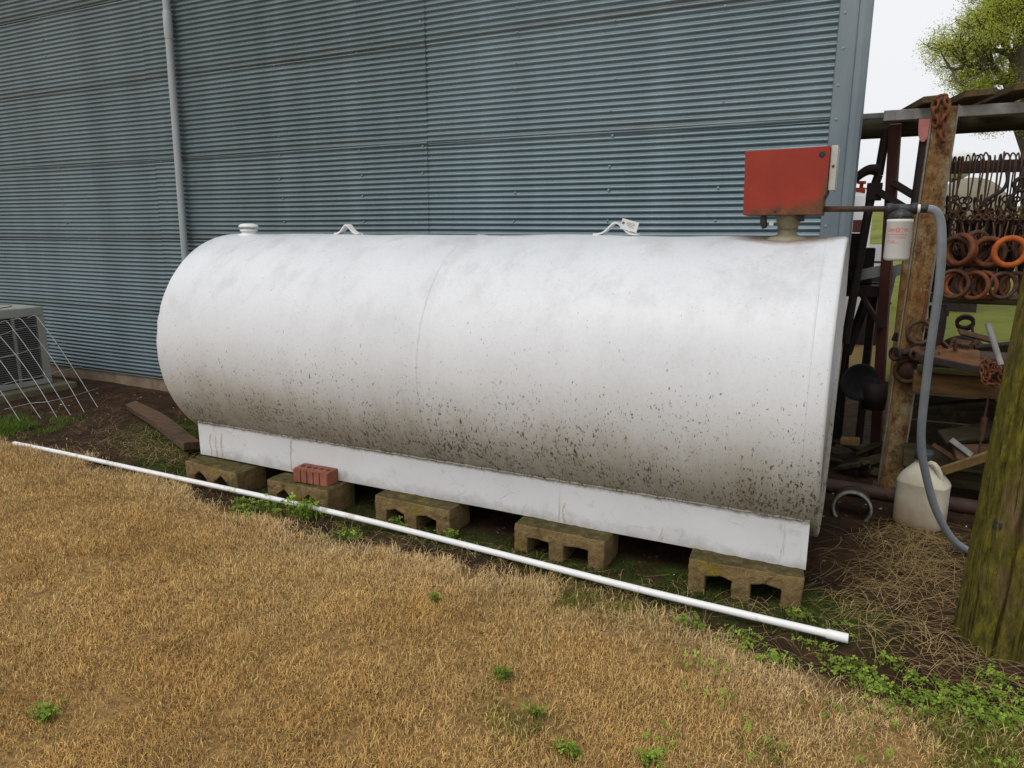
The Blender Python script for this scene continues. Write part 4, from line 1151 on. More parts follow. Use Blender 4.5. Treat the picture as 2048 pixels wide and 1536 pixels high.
# shelf scrap -------------------------------------------------------
def scrap(name, mb, mat, label, cat, group=None): return single(mb, name, M[mat], label, cat, group)
mb = MB(); mb.add([(.262, 3.80, .716), (.500, 3.80, .705), (.52, 4.05, .742), (.35, 4.10, .75), (.262, 3.80, .724), (.500, 3.80, .713), (.52, 4.05, .750), (.35, 4.10, .758)],
                  [(3, 2, 1, 0), (4, 5, 6, 7), (0, 1, 5, 4), (1, 2, 6, 5), (2, 3, 7, 6), (3, 0, 4, 7)])
scrap('rusty_plate', mb, 'plate', 'flat orange-brown steel plate on the rack shelf', 'plate')
mb = MB(); bar(mb, (.235, 3.76, .742), (.55, 3.76, .690), .030, .030); scrap('flat_bar', mb, 'darksteel', 'dark flat bar lying across the shelf front', 'bar')
mb = MB(); mb.tube([(.505, 3.80, .905), (.565, 3.72, .735)], .0125, 12); scrap('grey_pole', mb, 'channel', 'pale grey pole leaning on shelf beside the timber post', 'pole')
sr = random.Random(8)
for i in range(16):
    x = sr.uniform(.27, .60); y = sr.uniform(3.90, 4.25); z = .69+sr.uniform(.01, .13)
    a = Vector((x, y, z)); b = a+Vector((sr.uniform(-.22, .22), sr.uniform(-.12, .12), sr.uniform(-.06, .07)))
    mb = MB()
    if i % 3 == 0: bar(mb, a, b, sr.uniform(.03, .05), .012, sr.uniform(0, 3))
    elif i % 3 == 1: mb.tube(smooth_path([a, (a+b)/2+Vector((0, 0, .05)), b]), sr.uniform(.007, .012), 8)
    else:
        mb.tube([a, b], sr.uniform(.012, .022), 10); mb.torus(.030, .008, 18, 8, Matrix.Translation(b) @ Matrix.Rotation(sr.uniform(0, 3), 4, 'Z'))
    scrap('scrap_iron', mb, sr.choice(('iron', 'darksteel', 'iron')), 'dark rusty piece of scrap iron heaped on rack shelf', 'scrap iron', 'scrap iron on the shelf')
mb = MB(); mb.torus(.034, .0075, 22, 8, Matrix.Translation((.445, 4.05, .885)) @ Matrix.Rotation(.5, 4, 'X')); mb.torus(.034, .0075, 22, 8, Matrix.Translation((.448, 4.06, .872)) @ Matrix.Rotation(.5, 4, 'X')); mb.tube([(.475, 4.05, .870), (.490, 4.05, .80)], .006, 8)
scrap('coil_spring', mb, 'darksteel', 'dark coiled spring loop standing above the shelf scrap', 'spring')
mb = MB(); mb.tube(smooth_path([(.33, 4.12, .76), (.335, 4.12, .86), (.33, 4.12, .95)]), [.040]*11, 12); mb.cbox((.30, 4.10, .90), (.38, 4.17, .925), .005)
scrap('iron_casting', mb, 'darksteel', 'upright dark iron casting behind the grey hose', 'casting')
# chain heap
hp_ = []
for k in range(34):
    hp_.append((.555+sr.uniform(-.05, .05), 3.75+sr.uniform(-.04, .05), .70+sr.uniform(-.07, .06)))
chain('chain_heap', hp_[:14], 'heap of red-rusted chain spilling off the shelf end', .013, .0045, 'orange2')
# under the shelf
for i, (a, b, w, t_, mt) in enumerate([((.30, 4.15, .42), (.62, 4.10, .50), .09, .02, 'log'), ((.40, 3.92, .33), (.70, 4.02, .40), .10, .02, 'log'), ((.45, 3.85, .28), (.75, 3.95, .30), .08, .02, 'wood_old'),
                                      ((.25, 4.0, .20), (.80, 4.0, .22), .12, .05, 'log'), ((.22, 4.1, .10), (.9, 4.05, .12), .12, .06, 'log'), ((.36, 3.88, .30), (.47, 3.86, .24), .012, .03, 'iron'), ((.43, 3.86, .34), (.52, 3.84, .28), .012, .028, 'channel')]):
    mb = MB(); bar(mb, a, b, w, t_, .4*i); scrap('scrap_board', mb, mt, ['dark wide board sloping high under the rack shelf', 'dark broken board sloping lower under the rack shelf', 'brown board end under the rack shelf', 'heavy dark timber lying midway under the shelf', 'heavy dark timber lowest under the shelf', 'short rusty metal strip left under the shelf', 'short pale metal strip right under the shelf'][i], 'board', 'boards under the shelf')
mb = MB(); mb.tube([(.55, 3.83, .56), (.548, 3.83, .47)], .005, 8); mb.tube([(.548, 3.83, .47), (.546, 3.83, .36)], [.014, .010], 8); mb.tube([(.546, 3.83, .36), (.543, 3.83, .28)], .005, 8)
scrap('hanging_turnbuckle', mb, 'iron', 'rusty turnbuckle hanging under the shelf beam', 'turnbuckle')
mb = MB(); bar(mb, (.30, 3.62, .20), (.58, 3.40, .44), .035, .035, .3); scrap('slanted_board', mb, 'board_tan', 'tan wooden stick slanting up behind the white jug', 'board')
# plow disc, bucket, panel, tin, chunk left of the rack
mb = MB(); mb.lathe([(0, .02), (.05, .017), (.085, .008), (.105, -.004), (.107, -.001), (.085, .012), (.05, .022), (0, .026)], 36, 'y', (0, 0, 0))
Mx = Matrix.Translation((.020, 4.40, .48)) @ Matrix.Rotation(R(20), 4, 'Z'); mb.v = [tuple(Mx @ Vector(p)) for p in mb.v]
scrap('plow_disc', mb, 'black', 'black round plow disc leaning behind the tank end', 'plow disc')
mb = MB(); mb.lathe([(0, 0), (.055, 0), (.068, .15), (.072, .15), (.060, -.004), (0, -.004)], 20, 'z', (.10, 4.45, .33)); scrap('metal_pail', mb, 'darksteel', 'small dark metal pail in shadow beside the red post', 'pail')
mb = MB(); mb.box((-.075, -.004, -.03), (.075, .004, .03), Matrix.Translation((.03, 4.55, 1.085)) @ Matrix.Rotation(R(-14), 4, 'Y')); scrap('sheet_metal_scrap', mb, 'panel', 'tilted pale sheet metal panel behind the red post', 'panel')
mb = MB(); mb.box((-.08, -.004, -.03), (.05, .004, .03), Matrix.Translation((.155, 4.58, 1.10)) @ Matrix.Rotation(R(-20), 4, 'Y')); scrap('sheet_metal_scrap', mb, 'panel', 'small pale sheet metal scrap right of the red post', 'panel')
mb = MB(); mb.tube([(.135, 4.52, 1.09), (.105, 4.52, .80)], .012, 10); scrap('grey_pipe', mb, 'channel', 'thin grey pipe leaning behind the filter canister', 'pipe')
mb = MB(); mb.cbox((-.10, 4.60, 1.305), (-.035, 4.66, 1.375), .004, Matrix.Identity(4)); scrap('pink_tin', mb, 'tin_pink', 'faded pink tin box beside the building corner', 'tin')
mb = MB(); mb.cbox((-.14, 4.56, 1.012), (-.02, 4.68, 1.30), .012); mb.cbox((-.03, 4.58, 1.012), (.03, 4.66, 1.22), .01); scrap('engine_block', mb, 'darksteel', 'dark rusty machine part on ledge under the pink tin', 'machine part')
mb = MB(); mb.cbox((-.055, 4.35, .02), (.045, 4.42, .055), .006, Matrix.Translation((.01, 0, .10)) @ Matrix.Rotation(R(-6), 4, 'Y')); scrap('wood_chunk', mb, 'board_tan', 'yellowish broken wood chunk on dark ground by tank end', 'wood')
for i in range(12):
    x = sr.uniform(-.10, .14); y = sr.uniform(4.2, 4.7)
    a = Vector((x, y, .02)); b = a+Vector((sr.uniform(-.2, .2), sr.uniform(-.15, .15), sr.uniform(.0, .09)))
    mb = MB(); bar(mb, a, b, sr.uniform(.03, .07), .02, sr.uniform(0, 2)); scrap('ground_scrap', mb, 'log', 'dark scrap board lying on dirt behind tank end', 'board', 'dark boards on the dirt behind the tank')
for i in range(8):
    x = sr.uniform(.3, .9); y = sr.uniform(3.7, 4.1)
    a = Vector((x, y, .02)); b = a+Vector((sr.uniform(-.3, .3), sr.uniform(-.1, .1), sr.uniform(.0, .05)))
    mb = MB(); bar(mb, a, b, sr.uniform(.03, .07), .02, sr.uniform(0, 2)); scrap('ground_scrap', mb, 'log', 'dark scrap board on the ground behind the white jug', 'board', 'dark boards behind the jug')

# ground items: rusty pipe, culvert end, jug ------------------------
single(MB().tube([(-.35, 3.86, .030), (1.3, 3.80, .034)], .036, 16), 'rusty_pipe', M['pipe_rust'], 'long rusty pipe lying on the ground behind the jug', 'pipe')
cv = thing('drain_pipe', (.035, 3.5, 0), 'half-buried drain pipe with a pale rim facing the yard', 'pipe')
mb = MB(); mb.lathe([(.070, 0), (.080, 0), (.080, .10), (.070, .10), (.070, 0)], 32, 'y', (.038, 3.51, .048)); mb.build('barrel', M['pipe_rust'], cv)
mb = MB(); mb.lathe([(.0755, -.004), (.079, -.007), (.083, -.005), (.086, .0), (.086, .02), (.0735, .02), (.0735, .0), (.0755, -.004)], 36, 'y', (.038, 3.50, .048)); mb.build('rim', M['clay'], cv)
jug = thing('plastic_jug', (.315, 3.56, 0), 'dirty cream plastic jug with dark cap behind the hose', 'jug')
bm = bmesh.new(); rings = []
JW, JD = .104, .078
prof = [(0.0, .86), (.006, .97), (.02, 1.0), (.10, 1.0), (.190, .985), (.202, 1.01), (.208, 1.01), (.215, .97), (.235, .88), (.262, .62), (.285, .38), (.295, .30), (.318, .285)]
ns = 32
for (z, s_) in prof:
    ring_ = []
    for a in range(ns):
        t = 2*math.pi*a/ns; e = .62 if s_ > .5 else .9
        cx_ = math.copysign(abs(math.cos(t))**e, math.cos(t)); sx_ = math.copysign(abs(math.sin(t))**e, math.sin(t))
        w = JW*s_; d = (JD if s_ > .7 else JD*1.15)*s_
        sh = .012 if z > .22 else 0
        dent = .010*max(0, math.cos(t-5.6))**6*(1 if .21 < z < .29 else 0)
        ring_.append(bm.verts.new((cx_*(w-dent)-sh*min(1, (z-.21)/.08 if z > .21 else 0), sx_*d, z)))
    rings.append(ring_)
for i in range(len(rings)-1):
    for a in range(ns): bm.faces.new((rings[i][a], rings[i][(a+1) % ns], rings[i+1][(a+1) % ns], rings[i+1][a]))
bm.faces.new(rings[0][::-1]); bm.faces.new(rings[-1])
for f in bm.faces: f.smooth = True
me_ = bpy.data.meshes.new('jug_body'); bm.to_mesh(me_); bm.free(); me_.materials.append(M['jug'])
jb = bpy.data.objects.new('jug_body', me_); COL.objects.link(jb); jb.parent = jug
ss = jb.modifiers.new('sub', 'SUBSURF'); ss.levels = 1; ss.render_levels = 1
mb = MB(); mb.lathe([(0, .352), (.033, .352), (.037, .348), (.037, .312), (.030, .310)], 24, 'z', (-.012, 0, 0)); me_ = mb.mesh('jug_cap'); me_.materials.append(M['cap'])
o = bpy.data.objects.new('jug_cap', me_); COL.objects.link(o); o.parent = jug
mb = MB(); mb.tube(smooth_path([(.012, -.012, .302), (.040, -.020, .300), (.062, -.020, .270), (.072, -.015, .235), (.078, -.012, .215)]), [.012]*21, 10); me_ = mb.mesh('jug_handle'); me_.materials.append(M['jug'])
o = bpy.data.objects.new('jug_handle', me_); COL.objects.link(o); o.parent = jug
jug.rotation_euler = (0, 0, R(-20))

# ================================================================== far things
ft = thing('storage_tank', (-.10, 9.2, 0), 'white upright tank with red pump far beyond building corner', 'tank')
MB().lathe([(0, 1.76), (.20, 1.75), (.33, 1.715), (.35, 1.69), (.35, .25), (.34, .24), (0, .24)], 32, 'z', (-.36, 9.2, 0)).build('shell', M['white_tank2'], ft)
mb = MB(); mb.cbox((-.205, 9.12, 1.73), (-.105, 9.2, 1.80), .01); mb.lathe([(.02, 0), (.02, .05), (.045, .05), (.045, .08), (0, .08)], 12, 'z', (-.15, 9.16, 1.79)); mb.build('pump', M['red'], ft)
MB().tube(smooth_path([(-.10, 9.15, 1.78), (-.05, 9.15, 1.84), (-.02, 9.15, 1.76), (.0, 9.15, 1.66)]), .008, 6).build('hose', M['black'], ft)
MB().box((-.52, 9.04, -.02), (-.20, 9.36, .25)).build('stand', M['darksteel'], ft)
wt = thing('propane_tank', (1.9, 22, 0), 'distant white rounded tank showing above the hooks', 'tank')
MB().lathe([(0, -.14), (.16, -.12), (.28, -.05), (.335, .06), (.35, .2), (.35, 1.6), (0, 1.8)], 32, 'y', (1.87, 22, 3.03)).build('shell', M['white_tank2'], wt)
MB().box((1.75, 22.3, .0), (2.0, 22.6, 2.72)).build('stand', M['darksteel'], wt)
tt = thing('tan_tank', (1.35, 14, 0), 'tan round-ended tank behind the hanging hooks', 'tank')
MB().lathe([(0, -.14), (.30, -.11), (.50, -.03), (.58, .08), (.60, .22), (.60, 2.2), (0, 2.3)], 32, 'y', (1.40, 14, 1.60)).build('shell', M['tan_tank'], tt)
MB().box((1.1, 14.2, -.02), (1.7, 14.5, 1.05)).build('stand', M['darksteel'], tt)
# distant green rise is part of the ground; a white trailer on the far grass
tb = thing('white_box', (.13, 9.5, 0), 'small white box far behind red post', 'box')
MB().box((-.05, 9.4, .90), (.14, 9.6, 1.17)).build('body', M['white_tank2'], tb)
MB().box((-.052, 9.395, .965), (.142, 9.399, .985)).build('stripe', M['black'], tb)
MB().box((-.12, 9.42, -.02), (.2, 9.9, .895)).build('base', M['darksteel'], tb)

# ------------------------------------------------------------------ tree
tree = thing('willow_tree', (3.05, 18, 0), 'budding green tree rising behind the rack at upper right', 'tree')
trs = random.Random(4)
mb = MB(); tips = []
def branch(p, d, L, r, depth):
    P = [p.copy()]; q = p.copy(); dd = d.copy(); n = 5
    for k in range(n):
        dd = (dd+Vector((trs.uniform(-.16, .16), trs.uniform(-.16, .16), trs.uniform(-.08, .14)))).normalized()
        q = q+dd*L/n; P.append(q.copy())
    mb.tube(P, [r*(1-.45*k/n) for k in range(n+1)], 8 if depth < 2 else 5 if depth < 4 else 3, False)
    if depth >= 2:
        for s in P[1:]: tips.append((s, dd.copy(), depth))
    if depth == 5: return
    nb = (4, 5, 5, 4, 3)[depth]
    for k in range(nb):
        s = P[trs.randint(2, n)] if depth else P[trs.randint(3, n)]
        a = dd.orthogonal(); a.rotate(Matrix.Rotation(trs.uniform(0, 6.28), 3, dd))
        nd = (dd*trs.uniform(.45, .9)+a*trs.uniform(.5, .95)+Vector((0, 0, .12))).normalized()
        branch(s, nd, L*trs.uniform(.58, .78), r*.50, depth+1)
base = Vector((3.12, 18, -.2))
mb.tube([base, (2.98, 18, 1.5), (2.80, 18, 2.9), (2.48, 18, 3.75), (2.34, 18, 4.25), (2.32, 18, 5.1), (2.42, 18, 6.2)], [.36, .28, .25, .27, .22, .15, .10], 14, False)
for d, L, r, z in (((-.62, -.1, .62), 0.98, .10, 4.0), ((-.50, .3, .80), 1.16, .09, 4.5), ((-.75, -.3, .35), 0.88, .06, 4.6), ((.65, .2, .6), .95, .10, 4.2), ((-.45, -.5, .6), .75, .06, 5.0), ((-.55, .3, .5), .85, .06, 5.3),
                   ((.6, -.4, .6), .9, .08, 5.0), ((-.8, .3, .16), .70, .04, 4.0), ((-.75, -.4, .02), .62, .035, 3.8), ((-.8, .0, -.05), .5, .03, 3.6), ((-.3, .1, .9), 1.0, .08, 6.0), ((.4, .1, .9), 1.0, .08, 6.0), ((-.7, 0, .3), .8, .05, 5.8)):
    branch(Vector((float(np.interp(z, [3.75, 4.25, 5.1, 6.2], [2.48, 2.34, 2.32, 2.42])), 18, z)), Vector(d).normalized(), L, r, 1)
mb.build('trunk', M['bark'], tree)
print('tips', len(tips))

def mesh_np(name, verts, faces_flat, counts, cols, mat, kind=None, parent=None, smooth=False):
    """verts (N,3), polys given by flat vertex index + counts, per-vertex colours"""
    me = bpy.data.meshes.new(name)
    me.vertices.add(len(verts)); me.vertices.foreach_set('co', verts.astype(np.float32).ravel())
    me.loops.add(len(faces_flat)); me.loops.foreach_set('vertex_index', faces_flat.astype(np.int32))
    st = np.concatenate([[0], np.cumsum(counts)[:-1]]).astype(np.int32)
    me.polygons.add(len(counts)); me.polygons.foreach_set('loop_start', st)
    if smooth: me.polygons.foreach_set('use_smooth', np.ones(len(counts), bool))
    me.update(calc_edges=True)
    a = me.attributes.new('Col', 'FLOAT_COLOR', 'POINT')
    c4 = np.ones((len(verts), 4), np.float32); c4[:, :3] = cols; a.data.foreach_set('color', c4.ravel())
    me.materials.append(mat)
    o = bpy.data.objects.new(name, me); COL.objects.link(o)
    if parent is not None: o.parent = parent
    if kind: tag(o, kind=kind)
    return o
def leaf_quads(P, size, cols, seed, flat=0.0):
    """diamond leaves at P with random orientation"""
    r = np.random.default_rng(seed); N = len(P)
    d = r.normal(size=(N, 3)); d[:, 2] *= (1-flat); d /= np.linalg.norm(d, axis=1)[:, None]
    e = r.normal(size=(N, 3)); e[:, 2] *= (1-flat*.8); e -= d*(d*e).sum(1)[:, None]; e /= np.linalg.norm(e, axis=1)[:, None]
    s = size*r.uniform(.6, 1.3, N)[:, None]
    V = np.stack([P-d*s*.5, P+e*s*.25, P+d*s*.5, P-e*s*.25], 1).reshape(-1, 3)
    return V, np.arange(N*4), np.full(N, 4), np.repeat(cols, 4, 0)
r = np.random.default_rng(12)
T = np.array([list(t[0]) for t in tips]); dep = np.array([t[2] for t in tips])
w = np.where(dep >= 4, 1.0, np.where(dep == 3, .5, .1)); w /= w.sum()
NL = 110000
idx = r.choice(len(T), NL, p=w)
P = T[idx]+r.normal(size=(NL, 3))*.075
cl = fbm(P[:, 0]*1.6, P[:, 2]*1.6+P[:, 1], 33)[:, None]
cg = np.array([.40, .48, .04])*(1-cl)+np.array([.72, .76, .16])*cl
cg = cg*r.uniform(.75, 1.25, (NL, 1))
V, F, Cn, Cc = leaf_quads(P-np.array([3.05, 18, 0]), .036, cg, 5)
mesh_np('crown', V, F, Cn, Cc, M['tree_leaf'], parent=tree)

# ================================================================== ground cover
def blades(P, L, Wd, lean, yaw, cols, curl):
    """curved blades: 5 verts (2+2+1): quad + tri"""
    N = len(P)
    dx, dy = np.cos(yaw), np.sin(yaw); px, py = -dy, dx
    h1 = L*.5*np.cos(lean*.6); o1 = L*.5*np.sin(lean*.6)
    h2 = h1+L*.5*np.cos(lean*(1.0+curl)); o2 = o1+L*.5*np.sin(lean*(1.0+curl))
    def pt(o, h, w):
        return np.stack([P[:, 0]+dx*o+px*w, P[:, 1]+dy*o+py*w, P[:, 2]+np.maximum(h, -.004)], 1)
    V = np.stack([pt(0*L, -.003+0*L, -Wd/2), pt(0*L, -.003+0*L, Wd/2), pt(o1, h1, Wd*.42), pt(o1, h1, -Wd*.42), pt(o2, h2, 0*Wd)], 1).reshape(-1, 3)
    b = np.arange(N)*5
    F = np.stack([b, b+1, b+2, b+3, b+3, b+2, b+4], 1).ravel()
    Cn = np.tile([4, 3], N)
    return V, F, Cn, np.repeat(cols, 5, 0)
def tone(n, a, b, c=None, pc=0.0, rg=r):
    u = rg.uniform(0, 1, (n, 1)); col = np.array(a)*(1-u)+np.array(b)*u
    if c is not None:
        k = rg.uniform(0, 1, n) < pc; col[k] = np.array(c)*rg.uniform(.7, 1.3, (k.sum(), 1))
    return col*rg.uniform(.8, 1.2, (n, 1))
# mown dry lawn
NB = 340000
X = r.uniform(-5.6, 1.25, NB*3); Y = r.uniform(.45, 2.75, NB*3)
keep = (Y > .62-(X+1.8)*(-.30) - .55) | (X > -1.8)
diag = (.819-.30) + np.where(X < -1.81, (X+1.81)*-.48, (X+1.81)*.47)     # near edge of what the lens and a step aside can see
keep = (Y > diag) & (lawn_edge(X, Y)+r.normal(size=len(X))*.035 > 0)
dist = np.hypot(X, Y)
keep &= r.uniform(0, 1, len(X)) < np.clip(2.6/dist, .45, 1)
thin = fbm(X*5.5, Y*5.5, 61); keep &= r.uniform(0, 1, len(X)) < np.clip((thin-.26)*4.5, .12, 1)
X, Y = X[keep][:NB], Y[keep][:NB]; N = len(X)
pat = fbm(X*1.6, Y*1.6, 71)
L = r.uniform(.008, .034, N)*(.45+1.1*fbm(X*6, Y*6, 73))
ed = lawn_edge(X, Y); L *= np.where((ed < .13) & (ed > -.2), 1.55, 1.0)
Pz = ground_z(X, Y)
dry1 = np.array([.62, .36, .118]); dry2 = np.array([.85, .58, .25]); pale = np.array([.84, .655, .39])
u = np.clip(pat*1.5-.25+r.normal(size=N)*.22, 0, 1)[:, None]
cols = dry1*(1-u)+dry2*u
ep = np.clip(1-ed/.30, 0, 1)[:, None]*(r.uniform(0, 1, (N, 1)) < .7)
cols = cols*(1-ep*.75)+pale*ep*.75
gsel = (fbm(X*2.6, Y*2.6, 91) + r.normal(size=N)*.07) > np.where(X > -.9, .64, 2.0) - .12*(r.uniform(0, 1, N) < .05)
cols[gsel] = np.array([.16, .17, .03])*r.uniform(.7, 1.4, (gsel.sum(), 1))
cols *= r.uniform(.40, 1.22, (N, 1))*(.66+.62*fbm(X*7, Y*7, 77))[:, None]
brn = r.uniform(0, 1, N) < .10; cols[brn] = np.array([.20, .115, .045])*r.uniform(.6, 1.2, (brn.sum(), 1)); ylw = r.uniform(0, 1, N) < .10; cols[ylw] = np.array([.72, .56, .20])*r.uniform(.7, 1.2, (ylw.sum(), 1))
yawf = 6.28*fbm(X*1.2, Y*1.2, 55)*2
V, F, Cn, Cc = blades(np.stack([X, Y, Pz], 1), L, r.uniform(.0011, .0023, N), np.abs(r.normal(1.05, .45, N)), yawf+r.normal(size=N)*2.2, cols, r.uniform(-.1, .7, N))
mesh_np('lawn_grass', V, F, Cn, Cc, M['straw'], 'stuff')
print('lawn', N)

# long dead stems near the jug and along the edge, leaf litter
def stems(cx, cy, sx, sy, n, L0, L1, cA, cB, seed, yaw0=None, ys=1.0):
    q = np.random.default_rng(seed)
    X = q.normal(cx, sx, n); Y = q.normal(cy, sy, n)
    Lh = q.uniform(L0, L1, n); yaw = q.uniform(0, 6.28, n) if yaw0 is None else q.normal(yaw0, ys, n)
    Vs = []; seg = 5; z0 = ground_z(X, Y)
    arch = q.uniform(.002, .026, n); wd = q.uniform(.0005, .0009, n); bend = q.normal(0, .4, n)
    pts = []
    for k in range(seg+1):
        t = k/seg; a = yaw+bend*(t-.3)
        px = X+np.cos(a)*Lh*(t-.3); py = Y+np.sin(a)*Lh*(t-.3)
        pz = z0+.004+arch*np.sin(np.pi*np.clip(t*1.1, 0, 1))
        pts.append(np.stack([px, py, pz], 1))
    V = []
    for k in range(seg+1):
        nrm = np.stack([-np.sin(yaw), np.cos(yaw), 0*yaw], 1)*(wd*(1-.5*k/seg))[:, None]
        V += [pts[k]-nrm, pts[k]+nrm]
    V = np.stack(V, 1).reshape(-1, 3); b = np.arange(n)*(2*(seg+1))
    F = np.stack([np.stack([b+2*k, b+2*k+1, b+2*k+3, b+2*k+2], 1) for k in range(seg)], 1).reshape(-1)
    cols = tone(n, cA, cB, None, 0, q)
    return V, F, np.full(n*seg, 4), np.repeat(cols, 2*(seg+1), 0)
def join(parts):
    Vs, Fs, Cs, Ks = [], [], [], []; o = 0
    for (V, F, Cn, Cc) in parts:
        Vs.append(V); Fs.append(F+o); Cs.append(Cn); Ks.append(Cc); o += len(V)
    return np.concatenate(Vs), np.concatenate(Fs), np.concatenate(Cs), np.concatenate(Ks)
cA, cB = (.30, .20, .075), (.50, .37, .17)
parts = [stems(.30, 3.22, .12, .14, 300, .10, .30, cA, cB, 1, .3, 1.2), stems(.24, 2.88, .15, .17, 260, .10, .28, cA, cB, 2, -.4, 1.2), stems(.18, 2.55, .15, .12, 150, .08, .25, cA, cB, 3),
         stems(.32, 3.42, .10, .05, 120, .05, .16, cA, cB, 4), stems(-.15, 2.5, .30, .10, 60, .05, .2, cA, cB, 5), stems(.38, 2.35, .10, .12, 140, .06, .2, cA, cB, 6)]
o = mesh_np('dead_stems', *join(parts), M['straw'], 'stuff')
parts = [stems(-4.1, 2.95, .55, .22, 420, .05, .22, (.20, .12, .05), (.42, .31, .15), 7), stems(-3.75, 2.78, .25, .10, 300, .05, .18, cA, cB, 8), stems(-2.3, 2.42, 1.2, .06, 400, .03, .12, (.13, .07, .03), cB, 9),
         stems(-.9, 2.36, .7, .06, 280, .03, .13, (.13, .07, .03), cB, 10), stems(-5.1, 3.2, .5, .3, 200, .05, .2, (.15, .08, .04), (.34, .24, .11), 11), stems(-.5, 2.12, .45, .06, 250, .05, .14, cA, (.55, .44, .26), 12),
         stems(-1.9, 2.2, .5, .05, 250, .04, .12, (.2, .11, .05), cB, 14)]
mesh_np('ground_litter', *join(parts), M['straw'], 'stuff')
# crumbs of soil, chips of bark and dead leaves
n = 2600; X = r.uniform(-5.6, .9, n); Y = r.uniform(2.2, 3.9, n); k_ = lawn_edge(X, Y) < .02; X, Y = X[k_], Y[k_]; n = len(X)
P = np.stack([X, Y, ground_z(X, Y)+.005], 1)
V, F, Cn, Cc = leaf_quads(P, .018, tone(n, (.05, .028, .018), (.17, .105, .06), (.45, .42, .36), .04), 15, .75)
mesh_np('leaf_litter', V, F, Cn, Cc, M['straw'], 'stuff')
# moss cushions
n = 110000; X = r.uniform(-4.8, .3, n); Y = r.uniform(2.28, 3.6, n)
mm = moss_mask(X, Y)*np.clip((fbm(X*9, Y*9, 81)-.36)*6, 0, 1); k_ = r.uniform(0, 1, n) < mm; X, Y = X[k_], Y[k_]; n = len(X)
cols = tone(n, (.028, .045, .005), (.095, .135, .014))
V, F, Cn, Cc = blades(np.stack([X, Y, ground_z(X, Y)], 1), r.uniform(.006, .016, n), r.uniform(.002, .004, n), np.abs(r.normal(.5, .4, n)), r.uniform(0, 6.28, n), cols, r.uniform(0, .5, n))
mesh_np('moss', V, F, Cn, Cc, M['leaf'], 'stuff')

# clover: three rounded leaflets on a stalk
def clover_np(C, hgt, size, seed, cA=(.12, .195, .018), cB=(.33, .46, .06)):
    q = np.random.default_rng(seed); N = len(C)
    tilt = q.normal(0, .35, (N, 2)); yaw = q.uniform(0, 6.28, N); s = size*q.uniform(.6, 1.25, N)
    top = C+np.stack([q.normal(0, .008, N), q.normal(0, .008, N), hgt], 1)
    V = []; F = []; cnt = []
    base = []
    for k in range(3):
        a = yaw+k*2.094
        ux, uy = np.cos(a), np.sin(a); vx, vy = -uy, ux
        for (ro, so) in ((.05, 0), (.5, .42), (.92, .36), (1.0, 0), (.92, -.36), (.5, -.42)):
            px = (ux*ro+vx*so)*s; py = (uy*ro+vy*so)*s
            pz = px*tilt[:, 0]+py*tilt[:, 1]+s*.18*(abs(so) > .1)
            base.append(np.stack([top[:, 0]+px, top[:, 1]+py, top[:, 2]+pz], 1))
    # stalk
    for w in (-.0006, .0006):
        base.append(C+np.array([w, 0, -.003])); 
    for w in (.0006, -.0006):
        base.append(top+np.array([w, 0, 0]))
    V = np.stack(base, 1).reshape(-1, 3); nv = 22; b = np.arange(N)*nv
    polys = []
    for k in range(3): polys.append(b[:, None]+6*k+np.arange(6)[None, :])
    F = np.concatenate([np.concatenate(polys, 1), b[:, None]+18+np.array([0, 1, 2, 3])[None, :]], 1).ravel()
    cnt = np.tile([6, 6, 6, 4], N)
    cols = tone(N, cA, cB, None, 0, q)
    return V, F, cnt, np.repeat(cols, nv, 0)
def clover_patch(cx, cy, sx, sy, n, seed, h=(.008, .032), size=.0095):
    q = np.random.default_rng(seed); n = int(n*.42); X = cx+sx*np.clip(q.normal(size=n), -1.7, 1.7); Y = cy+sy*np.clip(q.normal(size=n), -1.7, 1.7)
    return clover_np(np.stack([X, Y, ground_z(X, Y)], 1), q.uniform(h[0], h[1], n), size, seed+100)
patches = [(-.25, 2.20, .045, .03, 150), (-.15, 2.14, .05, .025, 120), (-.05, 2.27, .03, .018, 50), (.06, 2.19, .045, .028, 170), (.15, 2.12, .045, .024, 170), (.26, 2.12, .04, .022, 170), (.25, 2.22, .035, .018, 70),
           (.36, 2.20, .04, .028, 170), (.41, 2.11, .04, .022, 180), (.49, 2.16, .04, .03, 200), (.17, 2.28, .03, .018, 50), (.44, 2.33, .03, .02, 70), (.06, 1.97, .07, .035, 60), (.02, 2.40, .04, .02, 30), (-.12, 2.46, .06, .015, 16),
           (-.33, 2.02, .05, .03, 45), (-.27, 1.86, .06, .03, 40), (.20, 2.03, .05, .02, 60), (.34, 2.03, .04, .02, 50), (.42, 1.92, .04, .02, 50), (.10, 1.80, .04, .03, 35), (-.35, 1.62, .04, .03, 40), (-.12, 1.72, .03, .03, 30), (.58, 2.25, .08, .05, 260), (.8, 2.3, .2, .12, 300)]
mesh_np('clover_cover', *join([clover_patch(*p, 300+i) for i, p in enumerate(patches)]), M['leaf'], 'stuff')
# green grass by the wire panel
n = 16000; X = r.normal(-5.12, .24, n); Y = r.normal(2.72, .10, n)+.05*np.sin(X*5); cols = tone(n, (.06, .12, .012), (.16, .24, .03))
k_ = (X < -4.72) & (fbm(X*7, Y*7, 66) > .50+r.normal(size=len(X))*.05); X, Y, cols = X[k_], Y[k_], cols[k_]; n = len(X)
V, F, Cn, Cc = blades(np.stack([X, Y, ground_z(X, Y)], 1), r.uniform(.02, .060, n), r.uniform(.0018, .0036, n), np.abs(r.normal(.8, .4, n)), r.uniform(0, 6.28, n), cols, r.uniform(0, .6, n))
mesh_np('green_grass', V, F, Cn, Cc, M['leaf'], 'stuff')
